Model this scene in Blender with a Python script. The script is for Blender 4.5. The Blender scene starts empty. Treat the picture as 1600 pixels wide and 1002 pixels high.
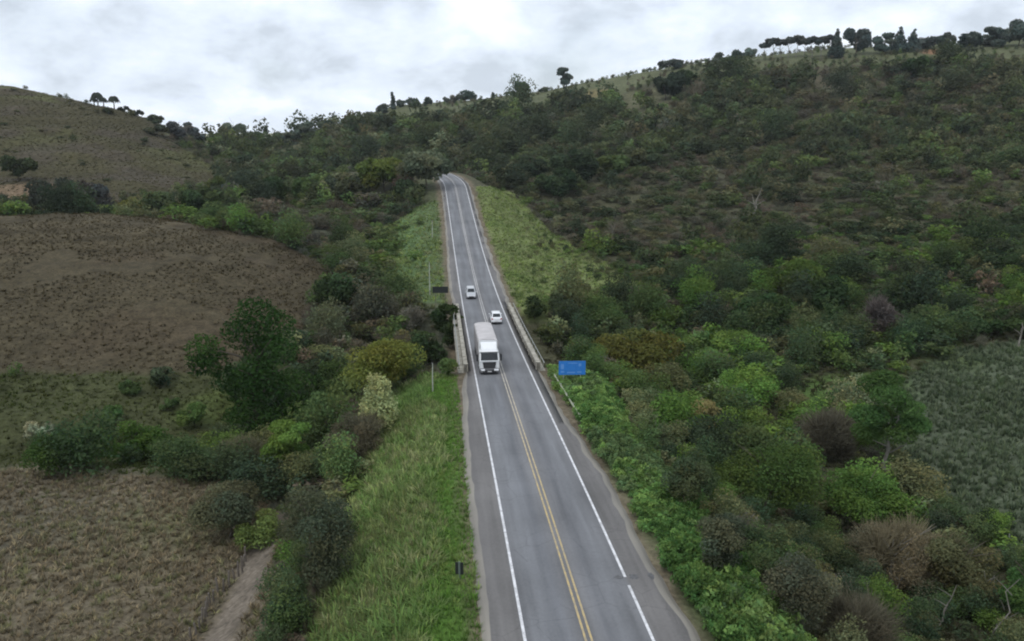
import bpy, bmesh, math, random
import numpy as np
from mathutils import Vector, Matrix, Euler

# ------------------------------------------------------------------ camera, sky, sun, exposure
SC = bpy.context.scene
COL = SC.collection
F = 1250.0                       # focal length in pixels of a 1600 px wide picture
CAM_Z = 31.0
PITCH = math.atan((501 - 200) / F)
SP, CP = math.sin(PITCH), math.cos(PITCH)
cam_d = bpy.data.cameras.new("camera")
cam = bpy.data.objects.new("camera", cam_d)
COL.objects.link(cam)
cam_d.sensor_width = 36.0
cam_d.lens = 36.0 * F / 1600.0
cam_d.clip_start = 0.5
cam_d.clip_end = 6000
cam.location = (0, 0, CAM_Z)
cam.rotation_euler = (math.radians(90) - PITCH, 0, 0)
SC.camera = cam
SC.render.resolution_x, SC.render.resolution_y = 1024, 641
SC.view_settings.view_transform = 'Standard'
SC.view_settings.look = 'None'
SC.view_settings.exposure = 0.0
SC.view_settings.gamma = 1.0
SC.cycles.filter_width = 2.0
SC.cycles.max_bounces = 5
SC.cycles.diffuse_bounces = 3
SC.cycles.volume_bounces = 0

SUN_EL, SUN_AZ = math.radians(58), math.radians(215)     # azimuth clockwise from +Y
W = bpy.data.worlds.new("World")
SC.world = W
W.use_nodes = True
wn, wl = W.node_tree.nodes, W.node_tree.links
wn.clear()
def WN(t, **k):
    n = wn.new(t)
    for a, b in k.items():
        setattr(n, a, b)
    return n
def wmath(op, a, b=None):
    n = WN('ShaderNodeMath', operation=op)
    for i, v in enumerate((a, b)):
        if v is None:
            continue
        if hasattr(v, 'links'):
            wl.new(v, n.inputs[i])
        else:
            n.inputs[i].default_value = v
    return n.outputs[0]
sky = WN('ShaderNodeTexSky', sky_type='NISHITA')
sky.sun_disc = False
sky.sun_elevation = SUN_EL
sky.sun_rotation = SUN_AZ
tc = WN('ShaderNodeTexCoord')
sx = WN('ShaderNodeSeparateXYZ')
wl.new(tc.outputs['Generated'], sx.inputs[0])
cx = WN('ShaderNodeCombineXYZ')
wl.new(sx.outputs[0], cx.inputs[0])
wl.new(sx.outputs[1], cx.inputs[1])
wl.new(wmath('MULTIPLY', wmath('POWER', wmath('MAXIMUM', sx.outputs[2], 0.0), 0.85), 1.5), cx.inputs[2])
n1 = WN('ShaderNodeTexNoise')
n1.inputs['Scale'].default_value = 7.5
n1.inputs['Detail'].default_value = 8
n1.inputs['Roughness'].default_value = 0.56
n1.inputs['Distortion'].default_value = 0.15
wl.new(cx.outputs[0], n1.inputs['Vector'])
r1 = WN('ShaderNodeValToRGB')
e = r1.color_ramp.elements
e[0].position, e[0].color = 0.35, (0.57, 0.635, 0.72, 1)
e[1].position, e[1].color = 0.67, (1.0, 1.0, 1.0, 1)
m = e.new(0.45); m.color = (0.71, 0.785, 0.88, 1)
m = e.new(0.53); m.color = (0.79, 0.865, 0.955, 1)
wl.new(n1.outputs['Fac'], r1.inputs[0])
sc = WN('ShaderNodeVectorMath', operation='SCALE')
wl.new(r1.outputs['Color'], sc.inputs[0])
sc.inputs['Scale'].default_value = 12.0
n2 = WN('ShaderNodeTexNoise')
n2.inputs['Scale'].default_value = 4.0
n2.inputs['Detail'].default_value = 6
wl.new(cx.outputs[0], n2.inputs['Vector'])
r2 = WN('ShaderNodeValToRGB')
r2.color_ramp.elements[0].position, r2.color_ramp.elements[0].color = 0.34, (0.72, 0.72, 0.72, 1)
r2.color_ramp.elements[1].position, r2.color_ramp.elements[1].color = 0.46, (0.97, 0.97, 0.97, 1)
wl.new(n2.outputs['Fac'], r2.inputs[0])
mx = WN('ShaderNodeMixRGB')
wl.new(r2.outputs['Color'], mx.inputs['Fac'])
wl.new(sky.outputs['Color'], mx.inputs['Color1'])
wl.new(sc.outputs[0], mx.inputs['Color2'])
bg = WN('ShaderNodeBackground')
bg.inputs['Strength'].default_value = 0.1
wl.new(mx.outputs['Color'], bg.inputs['Color'])
wo = WN('ShaderNodeOutputWorld')
wl.new(bg.outputs[0], wo.inputs['Surface'])

sun_d = bpy.data.lights.new("sun", 'SUN')
sun_d.energy = 1.1
sun_d.angle = math.radians(14)
sun_d.color = (1.0, 0.96, 0.9)
sun = bpy.data.objects.new("sun", sun_d)
COL.objects.link(sun)
sdir = Vector((math.sin(SUN_AZ) * math.cos(SUN_EL), math.cos(SUN_AZ) * math.cos(SUN_EL), math.sin(SUN_EL)))
sun.rotation_euler = (-sdir).to_track_quat('-Z', 'Y').to_euler()
sun.location = sdir * 200

# ------------------------------------------------------------------ geometry of the view (used to read real positions off the photograph)
def ray(px, py):
    u, v = (px - 800.0) / F, (py - 501.0) / F
    return np.array([u, CP - v * SP, -SP - v * CP])        # per metre of axial depth
def PZ(px, py, Z):
    return np.array([0, 0, CAM_Z]) + ray(px, py) * Z
def PH(px, py, z):
    r = ray(px, py)
    return np.array([0, 0, CAM_Z]) + r * ((z - CAM_Z) / r[2])
def project(x, y, z):
    dz = z - CAM_Z
    Z = y * CP - dz * SP
    down = -(y * SP + dz * CP)
    Zs = np.where(Z > 1, Z, 1)
    return 800 + F * x / Zs, 501 + F * down / Zs, Z

# ------------------------------------------------------------------ noise
def _hash(ix, iy, seed):
    h = (ix.astype(np.int64) * 374761393 + iy.astype(np.int64) * 668265263 + seed * 1442695041) & 0xFFFFFFFF
    h = ((h ^ (h >> 13)) * 1274126177) & 0xFFFFFFFF
    return ((h ^ (h >> 16)) & 0xFFFFFF) / float(0xFFFFFF)
def vnoise(x, y, seed=0):
    ix, iy = np.floor(x), np.floor(y)
    fx, fy = x - ix, y - iy
    fx, fy = fx * fx * (3 - 2 * fx), fy * fy * (3 - 2 * fy)
    a, b = _hash(ix, iy, seed), _hash(ix + 1, iy, seed)
    c, d = _hash(ix, iy + 1, seed), _hash(ix + 1, iy + 1, seed)
    return (a + (b - a) * fx) * (1 - fy) + (c + (d - c) * fx) * fy
def fbm(x, y, seed=0, octv=4, rough=0.5):
    s, a, t = 0, 1.0, 0
    for k in range(octv):
        s = s + a * vnoise(x * 2 ** k, y * 2 ** k, seed + 17 * k)
        t += a
        a *= rough
    return s / t                                            # 0..1
def smooth(a, b, v):
    t = np.clip((v - a) / (b - a), 0, 1)
    return t * t * (3 - 2 * t)
def in_poly(px, py, poly):
    c = np.zeros(np.shape(px), bool)
    n = len(poly)
    j = n - 1
    for i in range(n):
        xi, yi = poly[i]
        xj, yj = poly[j]
        hit = ((yi > py) != (yj > py)) & (px < (xj - xi) * (py - yi) / ((yj - yi) or 1e-9) + xi)
        c ^= hit
        j = i
    return c

# ------------------------------------------------------------------ the road's centre line
LANE = 7.2
obs = [(1002, 822, 1023), (900, 800, 975.5), (800, 784, 929), (680, 760, 871), (586, 743.5, 833), (520, 731, 803),
       (472, 722, 780.6), (410, 712, 759), (325, 701, 737), (290, 695, 727)]
pts = []
for y, l, r in obs:
    pts.append(PZ((l + r) / 2, y, F * LANE / (r - l)))
pts = np.array(pts)
fx = np.polyfit(pts[:, 1], pts[:, 0], 3)
fz = np.polyfit(pts[:, 1], pts[:, 2], 4)
Y_END = 281.0
ys = np.arange(-60, Y_END, 1.0)
yc = np.maximum(ys, 34)
rx = np.where(ys < 34, np.polyval(fx, 34) + (ys - 34) * np.polyval(np.polyder(fx), 34), np.polyval(fx, yc))
rz = np.where(ys < 34, np.polyval(fz, 34) + (ys - 34) * 0.02 * -1, np.polyval(fz, yc))
line = [np.array([a, b, c]) for a, b, c in zip(rx, ys, rz)]
hd = math.atan2(line[-1][1] - line[-2][1], line[-1][0] - line[-2][0])
p = line[-1].copy()
sl = line[-1][2] - line[-2][2]
for k in range(75):                                       # the bend to the left behind the round tree
    hd += 0.007 if k < 30 else 0.022
    sl = sl + ((0.045 if k < 32 else -0.05) - sl) * 0.06
    p = p + np.array([math.cos(hd), math.sin(hd), sl])
    line.append(p.copy())
ROAD = np.array(line)
TAN = np.gradient(ROAD[:, :2], axis=0)
TAN /= np.linalg.norm(TAN, axis=1)[:, None]
NOR = np.stack([TAN[:, 1], -TAN[:, 0]], 1)                 # to the right of travel (away from the camera)
BR0, BR1 = 101.0, 143.0                                    # the bridge, by distance
def road_at(y):
    i = int(round(y + 60))
    return ROAD[i], TAN[i], NOR[i]
def road_dist(x, y, skip_bridge=False, chunk=20000):
    """distance to the centre line, signed lateral offset, height there and index"""
    R = ROAD
    idx = np.arange(len(R))
    if skip_bridge:
        idx = idx[(idx - 60 < BR0 - 0.5) | (idx - 60 > BR1 + 0.5)]
    R = R[idx]
    D, Lt, Zr, I = [], [], [], []
    for k in range(0, len(x), chunk):
        dx = x[k:k + chunk, None] - R[None, :, 0]
        dy = y[k:k + chunk, None] - R[None, :, 1]
        d2 = dx * dx + dy * dy
        j = d2.argmin(1)
        a = np.arange(len(j))
        D.append(np.sqrt(d2[a, j]))
        n = NOR[idx[j]]
        Lt.append(dx[a, j] * n[:, 0] + dy[a, j] * n[:, 1])
        Zr.append(R[j, 2])
        I.append(idx[j])
    return np.concatenate(D), np.concatenate(Lt), np.concatenate(Zr), np.concatenate(I)

# ------------------------------------------------------------------ terrain: real heights through surveyed points
ctrl = []
for px, py, z in [(0, 1002, -6), (200, 1002, -6.5), (340, 1002, -7.2), (0, 850, -6), (200, 850, -6.5), (390, 870, -7.6),
                  (0, 740, -6.3), (200, 740, -7.2), (330, 740, -8), (-300, 850, -5), (-300, 650, -4.5),
                  (0, 600, -5.5), (200, 600, -6), (300, 592, -6.5), (100, 680, -6.8), (250, 665, -7.6), (420, 690, -8.6),
                  (520, 690, -8.6), (600, 610, -8.6), (560, 750, -7.5), (500, 900, -6.5), (660, 540, -8),
                  (0, 562, -4.2), (250, 560, -4), (420, 560, -5.8), (0, 450, 2.8), (250, 450, 2.6), (440, 475, -1.5), (-300, 450, 4), (-300, 340, 10),
                  (0, 338, 9.6), (180, 335, 9.6), (300, 357, 7.4), (430, 385, 3.8), (510, 420, -0.2), (545, 455, -3.2),
                  (430, 350, 1.5), (530, 372, -1.5), (360, 335, 3.2), (640, 400, -3.2), (600, 345, 1.2), (620, 480, -5),
                  (1500, 560, -5.6), (1600, 560, -5), (1600, 850, -6), (1420, 640, -7.2), (1500, 750, -7), (1350, 700, -8.4), (1900, 700, -4), (1900, 900, -5),
                  (1600, 1002, -6.5), (1300, 1002, -7.5), (1400, 900, -8.4), (1150, 750, -9), (1250, 880, -9), (1050, 640, -9), (960, 560, -9), (1100, 560, -8)]:
    ctrl.append(PH(px, py, z))
for px, py, Z in [(0, 138, 420), (100, 152, 420), (215, 180, 420), (235, 203, 405), (300, 243, 390), (355, 276, 370), (0, 230, 340), (150, 232, 345), (0, 285, 300), (-300, 110, 430), (-300, 230, 330),
                  (200, 300, 295), (340, 216, 800), (440, 214, 800), (400, 262, 450), (450, 240, 560), (330, 240, 500),
                  (560, 305, 330), (560, 238, 430), (500, 208, 520), (600, 172, 640), (600, 205, 520), (700, 160, 650), (700, 205, 520), (700, 243, 420),
                  (850, 142, 620), (850, 200, 480), (850, 272, 370), (850, 345, 290), (800, 302, 310), (830, 402, 205), (870, 425, 195), (905, 385, 240), (950, 435, 188), (1010, 445, 195),
                  (1000, 118, 560), (1000, 200, 430), (1000, 300, 310), (1000, 382, 240), (1200, 93, 520), (1200, 200, 400), (1200, 300, 290), (1200, 400, 220), (1200, 480, 172), (1150, 550, 143),
                  (1400, 88, 490), (1400, 200, 380), (1400, 300, 275), (1400, 400, 205), (1400, 480, 165), (1600, 75, 470), (1600, 200, 360), (1600, 300, 255), (1600, 400, 190), (1600, 480, 155),
                  (1950, 40, 450), (1950, 250, 300), (1950, 450, 170)]:
    ctrl.append(PZ(px, py, Z))
for w in [(-150, 238, 3), (-85, 238, 1), (-52, 236, -2.5), (-230, 240, 6), (-60, -40, -6), (70, -40, -6), (-150, -60, -6), (160, -60, -5), (0, -90, -6),
          (-330, 100, 0), (330, 80, 5), (-300, 560, 40), (-150, 640, 22), (-200, 900, 22), (0, 900, 45), (250, 820, 62), (450, 750, 70), (700, 600, 95), (-600, 500, 45), (-700, 1000, 30), (700, 1100, 60), (0, 1400, 30), (-700, 1500, 20), (900, 1500, 40), (-600, 0, 5), (700, 0, 20), (-600, 250, 25), (650, 300, 70)]:
    ctrl.append(np.array(w, float))
ctrl = np.array(ctrl)
SCL = 100.0
def tps_basis(x, y, c):
    d2 = ((x[:, None] - c[None, :, 0]) ** 2 + (y[:, None] - c[None, :, 1]) ** 2) / SCL ** 2
    return 0.5 * d2 * np.log(d2 + 1e-12)
n = len(ctrl)
A = np.zeros((n + 3, n + 3))
A[:n, :n] = tps_basis(ctrl[:, 0], ctrl[:, 1], ctrl) + 0.004 * np.eye(n)
A[:n, n] = 1
A[:n, n + 1:] = ctrl[:, :2] / SCL
A[n:, :n] = A[:n, n:].T
sol = np.linalg.solve(A, np.concatenate([ctrl[:, 2], np.zeros(3)]))
def natural(x, y):
    out = np.zeros(len(x))
    for k in range(0, len(x), 20000):
        s = slice(k, k + 20000)
        out[s] = tps_basis(x[s], y[s], ctrl) @ sol[:n] + sol[n] + (x[s] * sol[n + 1] + y[s] * sol[n + 2]) / SCL
    return out
CREEK = np.array([PH(-200, 690, -8)[:2], PH(100, 700, -8)[:2], PH(300, 705, -8.5)[:2], PH(430, 680, -8.6)[:2], PH(560, 615, -8.6)[:2], (-14, 122), (-4, 122), (8, 121), PH(970, 560, -9)[:2],
                  PH(1060, 640, -9)[:2], PH(1160, 760, -9)[:2], PH(1260, 890, -9)[:2], PH(1330, 1040, -9)[:2], (40, 20), (50, -60)])
cs = np.concatenate([np.linspace(CREEK[i], CREEK[i + 1], 24, endpoint=False) for i in range(len(CREEK) - 1)])
def creek_dist(x, y):
    out = np.zeros(len(x))
    for k in range(0, len(x), 20000):
        s = slice(k, k + 20000)
        out[s] = np.sqrt(((x[s, None] - cs[None, :, 0]) ** 2 + (y[s, None] - cs[None, :, 1]) ** 2).min(1))
    return out
def graded(lo, hi, c, near, far, width):
    v = [c]
    while v[-1] < hi:
        v.append(v[-1] + near + (far - near) * min(1, max(0, abs(v[-1] - c) - width * 0.3) / width) ** 1.5)
    w = [c]
    while w[-1] > lo:
        w.append(w[-1] - near - (far - near) * min(1, max(0, abs(w[-1] - c) - width * 0.3) / width) ** 1.5)
    return np.array(w[:0:-1] + v)
GX = graded(-1000, 1100, -2, 1.0, 16, 520)
GY = graded(-120, 1700, 70, 1.0, 16, 700)
gx, gy = np.meshgrid(GX, GY)
gxf, gyf = gx.ravel(), gy.ravel()
gz = natural(gxf, gyf)
d_all, lat_all, zr_all, ri_all = road_dist(gxf, gyf)
d_e, lat_e, zr_e, _ = road_dist(gxf, gyf, True)
away = smooth(8, 40, d_e)
gz += away * ((fbm(gxf / 30, gyf / 30, 3, 4) - 0.5) * 4.5 * smooth(60, 260, gyf) + (fbm(gxf / 6, gyf / 6, 5, 3) - 0.5) * 1.1)
gz -= 2.4 * np.exp(-(creek_dist(gxf, gyf) / 5.0) ** 2)
ter = gz.copy()
terr = np.sin(gz * 2 * np.pi / 5.0 + 2 * fbm(gxf / 40, gyf / 40, 9, 2))      # cattle terraces on the far left hill
lh = (gxf < -60) & (gyf > 285) & (gyf < 440)
ter = np.where(lh, ter + 0.4 * terr * smooth(285, 320, gyf), ter)
fill = zr_e - 0.17 - np.maximum(0, d_e - 9.6) / 1.9 + (fbm(gxf / 7, gyf / 7, 21, 3) - 0.5) * 1.2 * smooth(9, 14, d_e)
cut = zr_e - 0.17 + np.maximum(0, d_e - 9.0) / 1.4
ter = np.maximum(ter, fill)
ter = np.where(d_e < 60, np.minimum(ter, cut), ter)
on_bridge = (ri_all - 60 > BR0) & (ri_all - 60 < BR1) & (d_all < 14)
ter = np.where(on_bridge, np.minimum(ter, zr_all - 0.3 - 3.6 * smooth(0, 5, np.minimum(ri_all - 60 - BR0, BR1 - (ri_all - 60)))), ter)
HZ = ter.reshape(gx.shape)
def H(x, y):
    x, y = np.atleast_1d(np.asarray(x, float)), np.atleast_1d(np.asarray(y, float))
    i = np.clip(np.searchsorted(GX, x) - 1, 0, len(GX) - 2)
    j = np.clip(np.searchsorted(GY, y) - 1, 0, len(GY) - 2)
    u = np.clip((x - GX[i]) / (GX[i + 1] - GX[i]), 0, 1)
    v = np.clip((y - GY[j]) / (GY[j + 1] - GY[j]), 0, 1)
    return (HZ[j, i] * (1 - u) + HZ[j, i + 1] * u) * (1 - v) + (HZ[j + 1, i] * (1 - u) + HZ[j + 1, i + 1] * u) * v
def hit(px, py, zmin=20, zmax=1100):
    """where the sight line through a pixel of the photograph meets the ground"""
    r = ray(px, py)
    Z = np.arange(zmin, zmax, 0.5)
    P = np.array([0, 0, CAM_Z])[None] + r[None] * Z[:, None]
    below = P[:, 2] < H(P[:, 0], P[:, 1])
    k = int(below.argmax()) if below.any() else len(Z) - 1
    q = P[k]
    q[2] = H(q[0], q[1])[0]
    return q, Z[k]
def visible(x, y, z):
    ok = np.ones(len(x), bool)
    for t in np.linspace(0.06, 0.97, 46):
        ok &= (CAM_Z + (z - CAM_Z) * t) > H(x * t, y * t) - 0.3
    return ok

# ------------------------------------------------------------------ zones of ground cover
Z_WOOD, Z_DOME, Z_PAST, Z_NEAR, Z_HILL, Z_RFIELD, Z_RVERGE, Z_LVERGE, Z_MID, Z_GREY, Z_BANKL, Z_BANKR, Z_FARG = range(13)
def zones(x, y, z, jit=True):
    px, py, Z = project(x, y, z)
    d, lat, zr, ri = road_dist(x, y)
    if jit:
        a = 14 * np.clip(60 / np.maximum(Z, 30), 0.25, 1.2)
        px = px + (fbm(x / 5, y / 5, 31, 3) - 0.5) * 4 * a
        py = py + (fbm(x / 5, y / 5, 37, 3) - 0.5) * 2.4 * a
    zn = np.full(len(x), Z_WOOD)
    P = lambda poly: in_poly(px, py, poly)
    zn[P([(-900, 100), (0, 120), (232, 170), (262, 218), (372, 285), (300, 300), (200, 312), (0, 322), (-900, 330)]) & (Z > 270) & (Z < 470)] = Z_HILL
    zn[P([(-900, 330), (0, 333), (180, 330), (300, 350), (430, 376), (525, 420), (520, 470), (470, 540), (430, 570), (300, 588), (0, 590), (-900, 600)]) & (Z < 212)] = Z_DOME
    zn[P([(-900, 595), (0, 585), (300, 582), (360, 580), (370, 660), (330, 740), (0, 745), (-900, 760)]) & (Z < 150)] = Z_PAST
    zn[P([(-900, 750), (0, 738), (330, 738), (430, 800), (440, 900), (380, 1100), (-900, 1400)]) & (Z < 90)] = Z_NEAR
    zn[P([(2400, 500), (1600, 532), (1480, 548), (1400, 602), (1375, 690), (1470, 790), (1600, 880), (2400, 1200)]) & (Z < 170)] = Z_RFIELD
    zn[P([(350, 330), (530, 325), (610, 335), (560, 380), (500, 405), (430, 372)]) & (Z > 190) & (Z < 300)] = Z_GREY
    zn[P([(742, 290), (800, 300), (862, 365), (960, 420), (1010, 455), (900, 492), (830, 505), (790, 480)]) & (Z > 130) & (Z < 330)] = Z_RVERGE
    zn[P([(692, 310), (640, 328), (585, 372), (545, 402), (610, 440), (640, 470), (700, 480)]) & (Z > 150) & (Z < 330)] = Z_LVERGE
    zn[P([(480, 470), (545, 430), (620, 442), (650, 480), (700, 482), (722, 570), (650, 580), (470, 560)]) & (Z > 110) & (Z < 190)] = Z_MID
    zn[P([(310, 206), (405, 205), (440, 200), (440, 216), (330, 224)]) & (Z > 600)] = Z_FARG
    band = (d < 16.5 + 4 * (fbm(x / 9, y / 9, 41, 3) - 0.5)) & (y < BR0 - 2)
    zn[band & (lat < 0)] = Z_BANKL
    zn[(d < 12.6 + 2.6 * (fbm(x / 6, y / 6, 43, 3) - 0.5)) & (y < BR0 - 1) & (lat > 0)] = Z_BANKR
    return zn, px, py, Z, d, lat, ri

# ------------------------------------------------------------------ object helpers
def tag(o, label=None, cat=None, group=None, kind=None):
    if label: o['label'] = label
    if cat: o['category'] = cat
    if group: o['group'] = group
    if kind: o['kind'] = kind
    return o
def empty(name, loc, rot=(0, 0, 0)):
    o = bpy.data.objects.new(name, None)
    COL.objects.link(o)
    o.location = loc
    o.rotation_euler = rot
    o.empty_display_size = 0.3
    return o
def link(name, me, mat=None, parent=None):
    o = bpy.data.objects.new(name, me)
    COL.objects.link(o)
    if mat is not None and not me.materials:
        me.materials.append(mat)
    if parent:
        o.parent = parent
    return o
def mesh_np(name, V, Fq, tint=None, smooth_sh=False, attrs=None):
    """mesh from arrays; Fq is (n,3) or (n,4)"""
    me = bpy.data.meshes.new(name)
    nf, k = Fq.shape
    me.vertices.add(len(V))
    me.vertices.foreach_set('co', np.ascontiguousarray(V, np.float32).ravel())
    me.loops.add(nf * k)
    me.loops.foreach_set('vertex_index', np.ascontiguousarray(Fq, np.int32).ravel())
    me.polygons.add(nf)
    me.polygons.foreach_set('loop_start', np.arange(0, nf * k, k, dtype=np.int32))
    if smooth_sh:
        me.polygons.foreach_set('use_smooth', np.ones(nf, bool))
    me.update(calc_edges=True)
    if tint is not None:
        a = me.attributes.new('tint', 'FLOAT_COLOR', 'POINT')
        c = np.ones((len(V), 4), np.float32)
        c[:, :3] = tint
        a.data.foreach_set('color', c.ravel())
    for nm, v in (attrs or {}).items():
        a = me.attributes.new(nm, 'FLOAT', 'POINT')
        a.data.foreach_set('value', np.ascontiguousarray(v, np.float32))
    return me
class MB:
    """collects boxes, bars, tubes and plates into one mesh"""
    def __init__(self):
        self.v, self.f = [], []
    def add(self, v, f):
        b = len(self.v)
        self.v += [tuple(q) for q in v]
        self.f += [tuple(i + b for i in q) for q in f]
    def box(self, x0, x1, y0, y1, z0, z1, tx=0.0, ty=0.0):
        """tx, ty draw the top in on each side"""
        v = [(x0, y0, z0), (x1, y0, z0), (x1, y1, z0), (x0, y1, z0), (x0 + tx, y0 + ty, z1), (x1 - tx, y0 + ty, z1), (x1 - tx, y1 - ty, z1), (x0 + tx, y1 - ty, z1)]
        self.add(v, [(3, 2, 1, 0), (4, 5, 6, 7), (0, 1, 5, 4), (1, 2, 6, 5), (2, 3, 7, 6), (3, 0, 4, 7)])
    def tube(self, P, R, n=6):
        P = [Vector(q) for q in P]
        b = len(self.v)
        for i, q in enumerate(P):
            t = (P[min(i + 1, len(P) - 1)] - P[max(i - 1, 0)]).normalized()
            a = t.cross(Vector((0.31, 0.93, 0.2)))
            if a.length < 1e-3: a = t.cross(Vector((1, 0, 0)))
            a.normalize()
            c = t.cross(a)
            r = R[i] if hasattr(R, '__len__') else R
            for k in range(n):
                w = 2 * math.pi * k / n
                self.v.append(tuple(q + (a * math.cos(w) + c * math.sin(w)) * r))
        for i in range(len(P) - 1):
            for k in range(n):
                k2 = (k + 1) % n
                self.f.append((b + i * n + k, b + i * n + k2, b + (i + 1) * n + k2, b + (i + 1) * n + k))
        self.f.append(tuple(b + k for k in range(n - 1, -1, -1)))
        e = b + (len(P) - 1) * n
        self.f.append(tuple(e + k for k in range(n)))
    def wheel(self, c, r, w, n=20, prof=((0.0, 0.62), (0.0, 0.9), (0.12, 1.0), (0.88, 1.0), (1.0, 0.9), (1.0, 0.62))):
        b = len(self.v)
        for (s, q) in prof:
            for k in range(n):
                a = 2 * math.pi * k / n
                self.v.append((c[0] + (s - 0.5) * w, c[1] + math.cos(a) * r * q, c[2] + math.sin(a) * r * q))
        m = len(prof)
        for i in range(m - 1):
            for k in range(n):
                k2 = (k + 1) % n
                self.f.append((b + i * n + k, b + i * n + k2, b + (i + 1) * n + k2, b + (i + 1) * n + k))
    def disc(self, c, r, w, n=16):
        self.wheel(c, r, w, n, ((0.0, 0.05), (0.0, 0.55), (0.08, 0.8), (0.2, 1.0), (0.8, 1.0), (0.92, 0.8), (1.0, 0.55), (1.0, 0.05)))
    def quad(self, *q):
        self.add(q, [tuple(range(len(q)))])
    def plate(self, q, t):
        """a quad given a thickness t along its normal"""
        q = [Vector(a) for a in q]
        nrm = (q[1] - q[0]).cross(q[-1] - q[0]).normalized() * t
        k = len(q)
        v = q + [a + nrm for a in q]
        f = [tuple(range(k - 1, -1, -1)), tuple(range(k, 2 * k))] + [(i, (i + 1) % k, k + (i + 1) % k, k + i) for i in range(k)]
        self.add(v, f)
    def build(self, name, mat, parent=None, bevel=0.0, sm=False):
        me = bpy.data.meshes.new(name)
        me.from_pydata(self.v, [], self.f)
        bm = bmesh.new(); bm.from_mesh(me)
        bmesh.ops.recalc_face_normals(bm, faces=bm.faces)
        bm.to_mesh(me); bm.free()
        o = link(name, me, mat, parent)
        if bevel:
            mo = o.modifiers.new('bevel', 'BEVEL'); mo.width = bevel; mo.segments = 2; mo.limit_method = 'ANGLE'; mo.angle_limit = math.radians(35)
        if sm or bevel:
            me.polygons.foreach_set('use_smooth', np.ones(len(me.polygons), bool))
            me.set_sharp_from_angle(angle=math.radians(38))
        return o

# ------------------------------------------------------------------ materials
def mat(name, col=(0.5, 0.5, 0.5), rough=0.6, metal=0.0, spec=0.4, noise=0.0, nscale=3.0, coat=0.0, bump=0.0):
    m = bpy.data.materials.new(name)
    m.use_nodes = True
    N, L = m.node_tree.nodes, m.node_tree.links
    b = N['Principled BSDF']
    b.inputs['Base Color'].default_value = (*col, 1)
    b.inputs['Roughness'].default_value = rough
    b.inputs['Metallic'].default_value = metal
    b.inputs['Specular IOR Level'].default_value = spec
    b.inputs['Coat Weight'].default_value = coat
    if noise:
        t = N.new('ShaderNodeTexCoord')
        n = N.new('ShaderNodeTexNoise'); n.inputs['Scale'].default_value = nscale; n.inputs['Detail'].default_value = 6
        L.new(t.outputs['Object'], n.inputs['Vector'])
        r = N.new('ShaderNodeValToRGB')
        r.color_ramp.elements[0].position = 0.3; r.color_ramp.elements[1].position = 0.72
        r.color_ramp.elements[0].color = (*[c * (1 - noise) for c in col], 1)
        r.color_ramp.elements[1].color = (*[min(1, c * (1 + noise * 0.6)) for c in col], 1)
        L.new(n.outputs['Fac'], r.inputs[0]); L.new(r.outputs[0], b.inputs['Base Color'])
        if bump:
            bu = N.new('ShaderNodeBump'); bu.inputs['Strength'].default_value = bump; bu.inputs['Distance'].default_value = 0.05
            L.new(n.outputs['Fac'], bu.inputs['Height']); L.new(bu.outputs[0], b.inputs['Normal'])
    return m
def foliage_mat(name, trans=0.25):
    m = bpy.data.materials.new(name)
    m.use_nodes = True
    N, L = m.node_tree.nodes, m.node_tree.links
    N.clear()
    at = N.new('ShaderNodeAttribute'); at.attribute_name = 'tint'
    oi = N.new('ShaderNodeObjectInfo')
    mu = N.new('ShaderNodeMixRGB'); mu.blend_type = 'MULTIPLY'; mu.inputs['Fac'].default_value = 1
    L.new(at.outputs['Color'], mu.inputs['Color1']); L.new(oi.outputs['Color'], mu.inputs['Color2'])
    df = N.new('ShaderNodeBsdfDiffuse'); tr = N.new('ShaderNodeBsdfTranslucent')
    L.new(mu.outputs[0], df.inputs['Color']); L.new(mu.outputs[0], tr.inputs['Color'])
    ms = N.new('ShaderNodeMixShader'); ms.inputs['Fac'].default_value = trans
    L.new(df.outputs[0], ms.inputs[1]); L.new(tr.outputs[0], ms.inputs[2])
    out = N.new('ShaderNodeOutputMaterial')
    L.new(ms.outputs[0], out.inputs['Surface'])
    return m
M_LEAF = foliage_mat('leaf', 0.36)
M_BARK = mat('bark', (0.11, 0.095, 0.075), 0.9, spec=0.1, noise=0.4, nscale=2)
M_PALE_BARK = mat('pale_bark', (.22, .208, .18), 0.9, spec=0.1, noise=0.35, nscale=2)
M_TWIG = foliage_mat('twig', 0.0)

# ------------------------------------------------------------------ ground sheet
zn, gpx, gpy, gZ, gd, glat, gri = zones(gxf, gyf, ter)
base = {Z_WOOD: (.074, .074, .045), Z_DOME: (.068, .057, .035), Z_PAST: (.056, .062, .028), Z_NEAR: (.140, .118, .082), Z_HILL: (.062, .056, .030), Z_RFIELD: (.085, .102, .066),
        Z_RVERGE: (.140, .17, .065), Z_LVERGE: (.095, .15, .062), Z_MID: (.070, .074, .050), Z_GREY: (.082, .088, .062), Z_BANKL: (.120, .135, .052), Z_BANKR: (.060, .095, .034), Z_FARG: (.28, .29, .19)}
gc = np.zeros((len(gxf), 3))
for k, c in base.items():
    gc[zn == k] = c
big = fbm(gxf / 38, gyf / 38, 51, 4)[:, None]
mid = fbm(gxf / 9, gyf / 9, 53, 4)[:, None]
gc *= 0.62 + 0.5 * big + 0.3 * mid
hill = (zn == Z_HILL)[:, None]                                # bare greyer bands and green patches on the far left hill
g1 = smooth(0.45, 0.6, fbm(gxf / 25, gyf / 14, 57, 4))[:, None]
gc = np.where(hill, gc * (1 - g1) + np.array([.070, .060, .042]) * g1, gc)
g2 = (smooth(0.55, 0.66, fbm(gxf / 30, gyf / 30, 59, 4)) * smooth(330, 400, gyf))[:, None]
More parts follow.
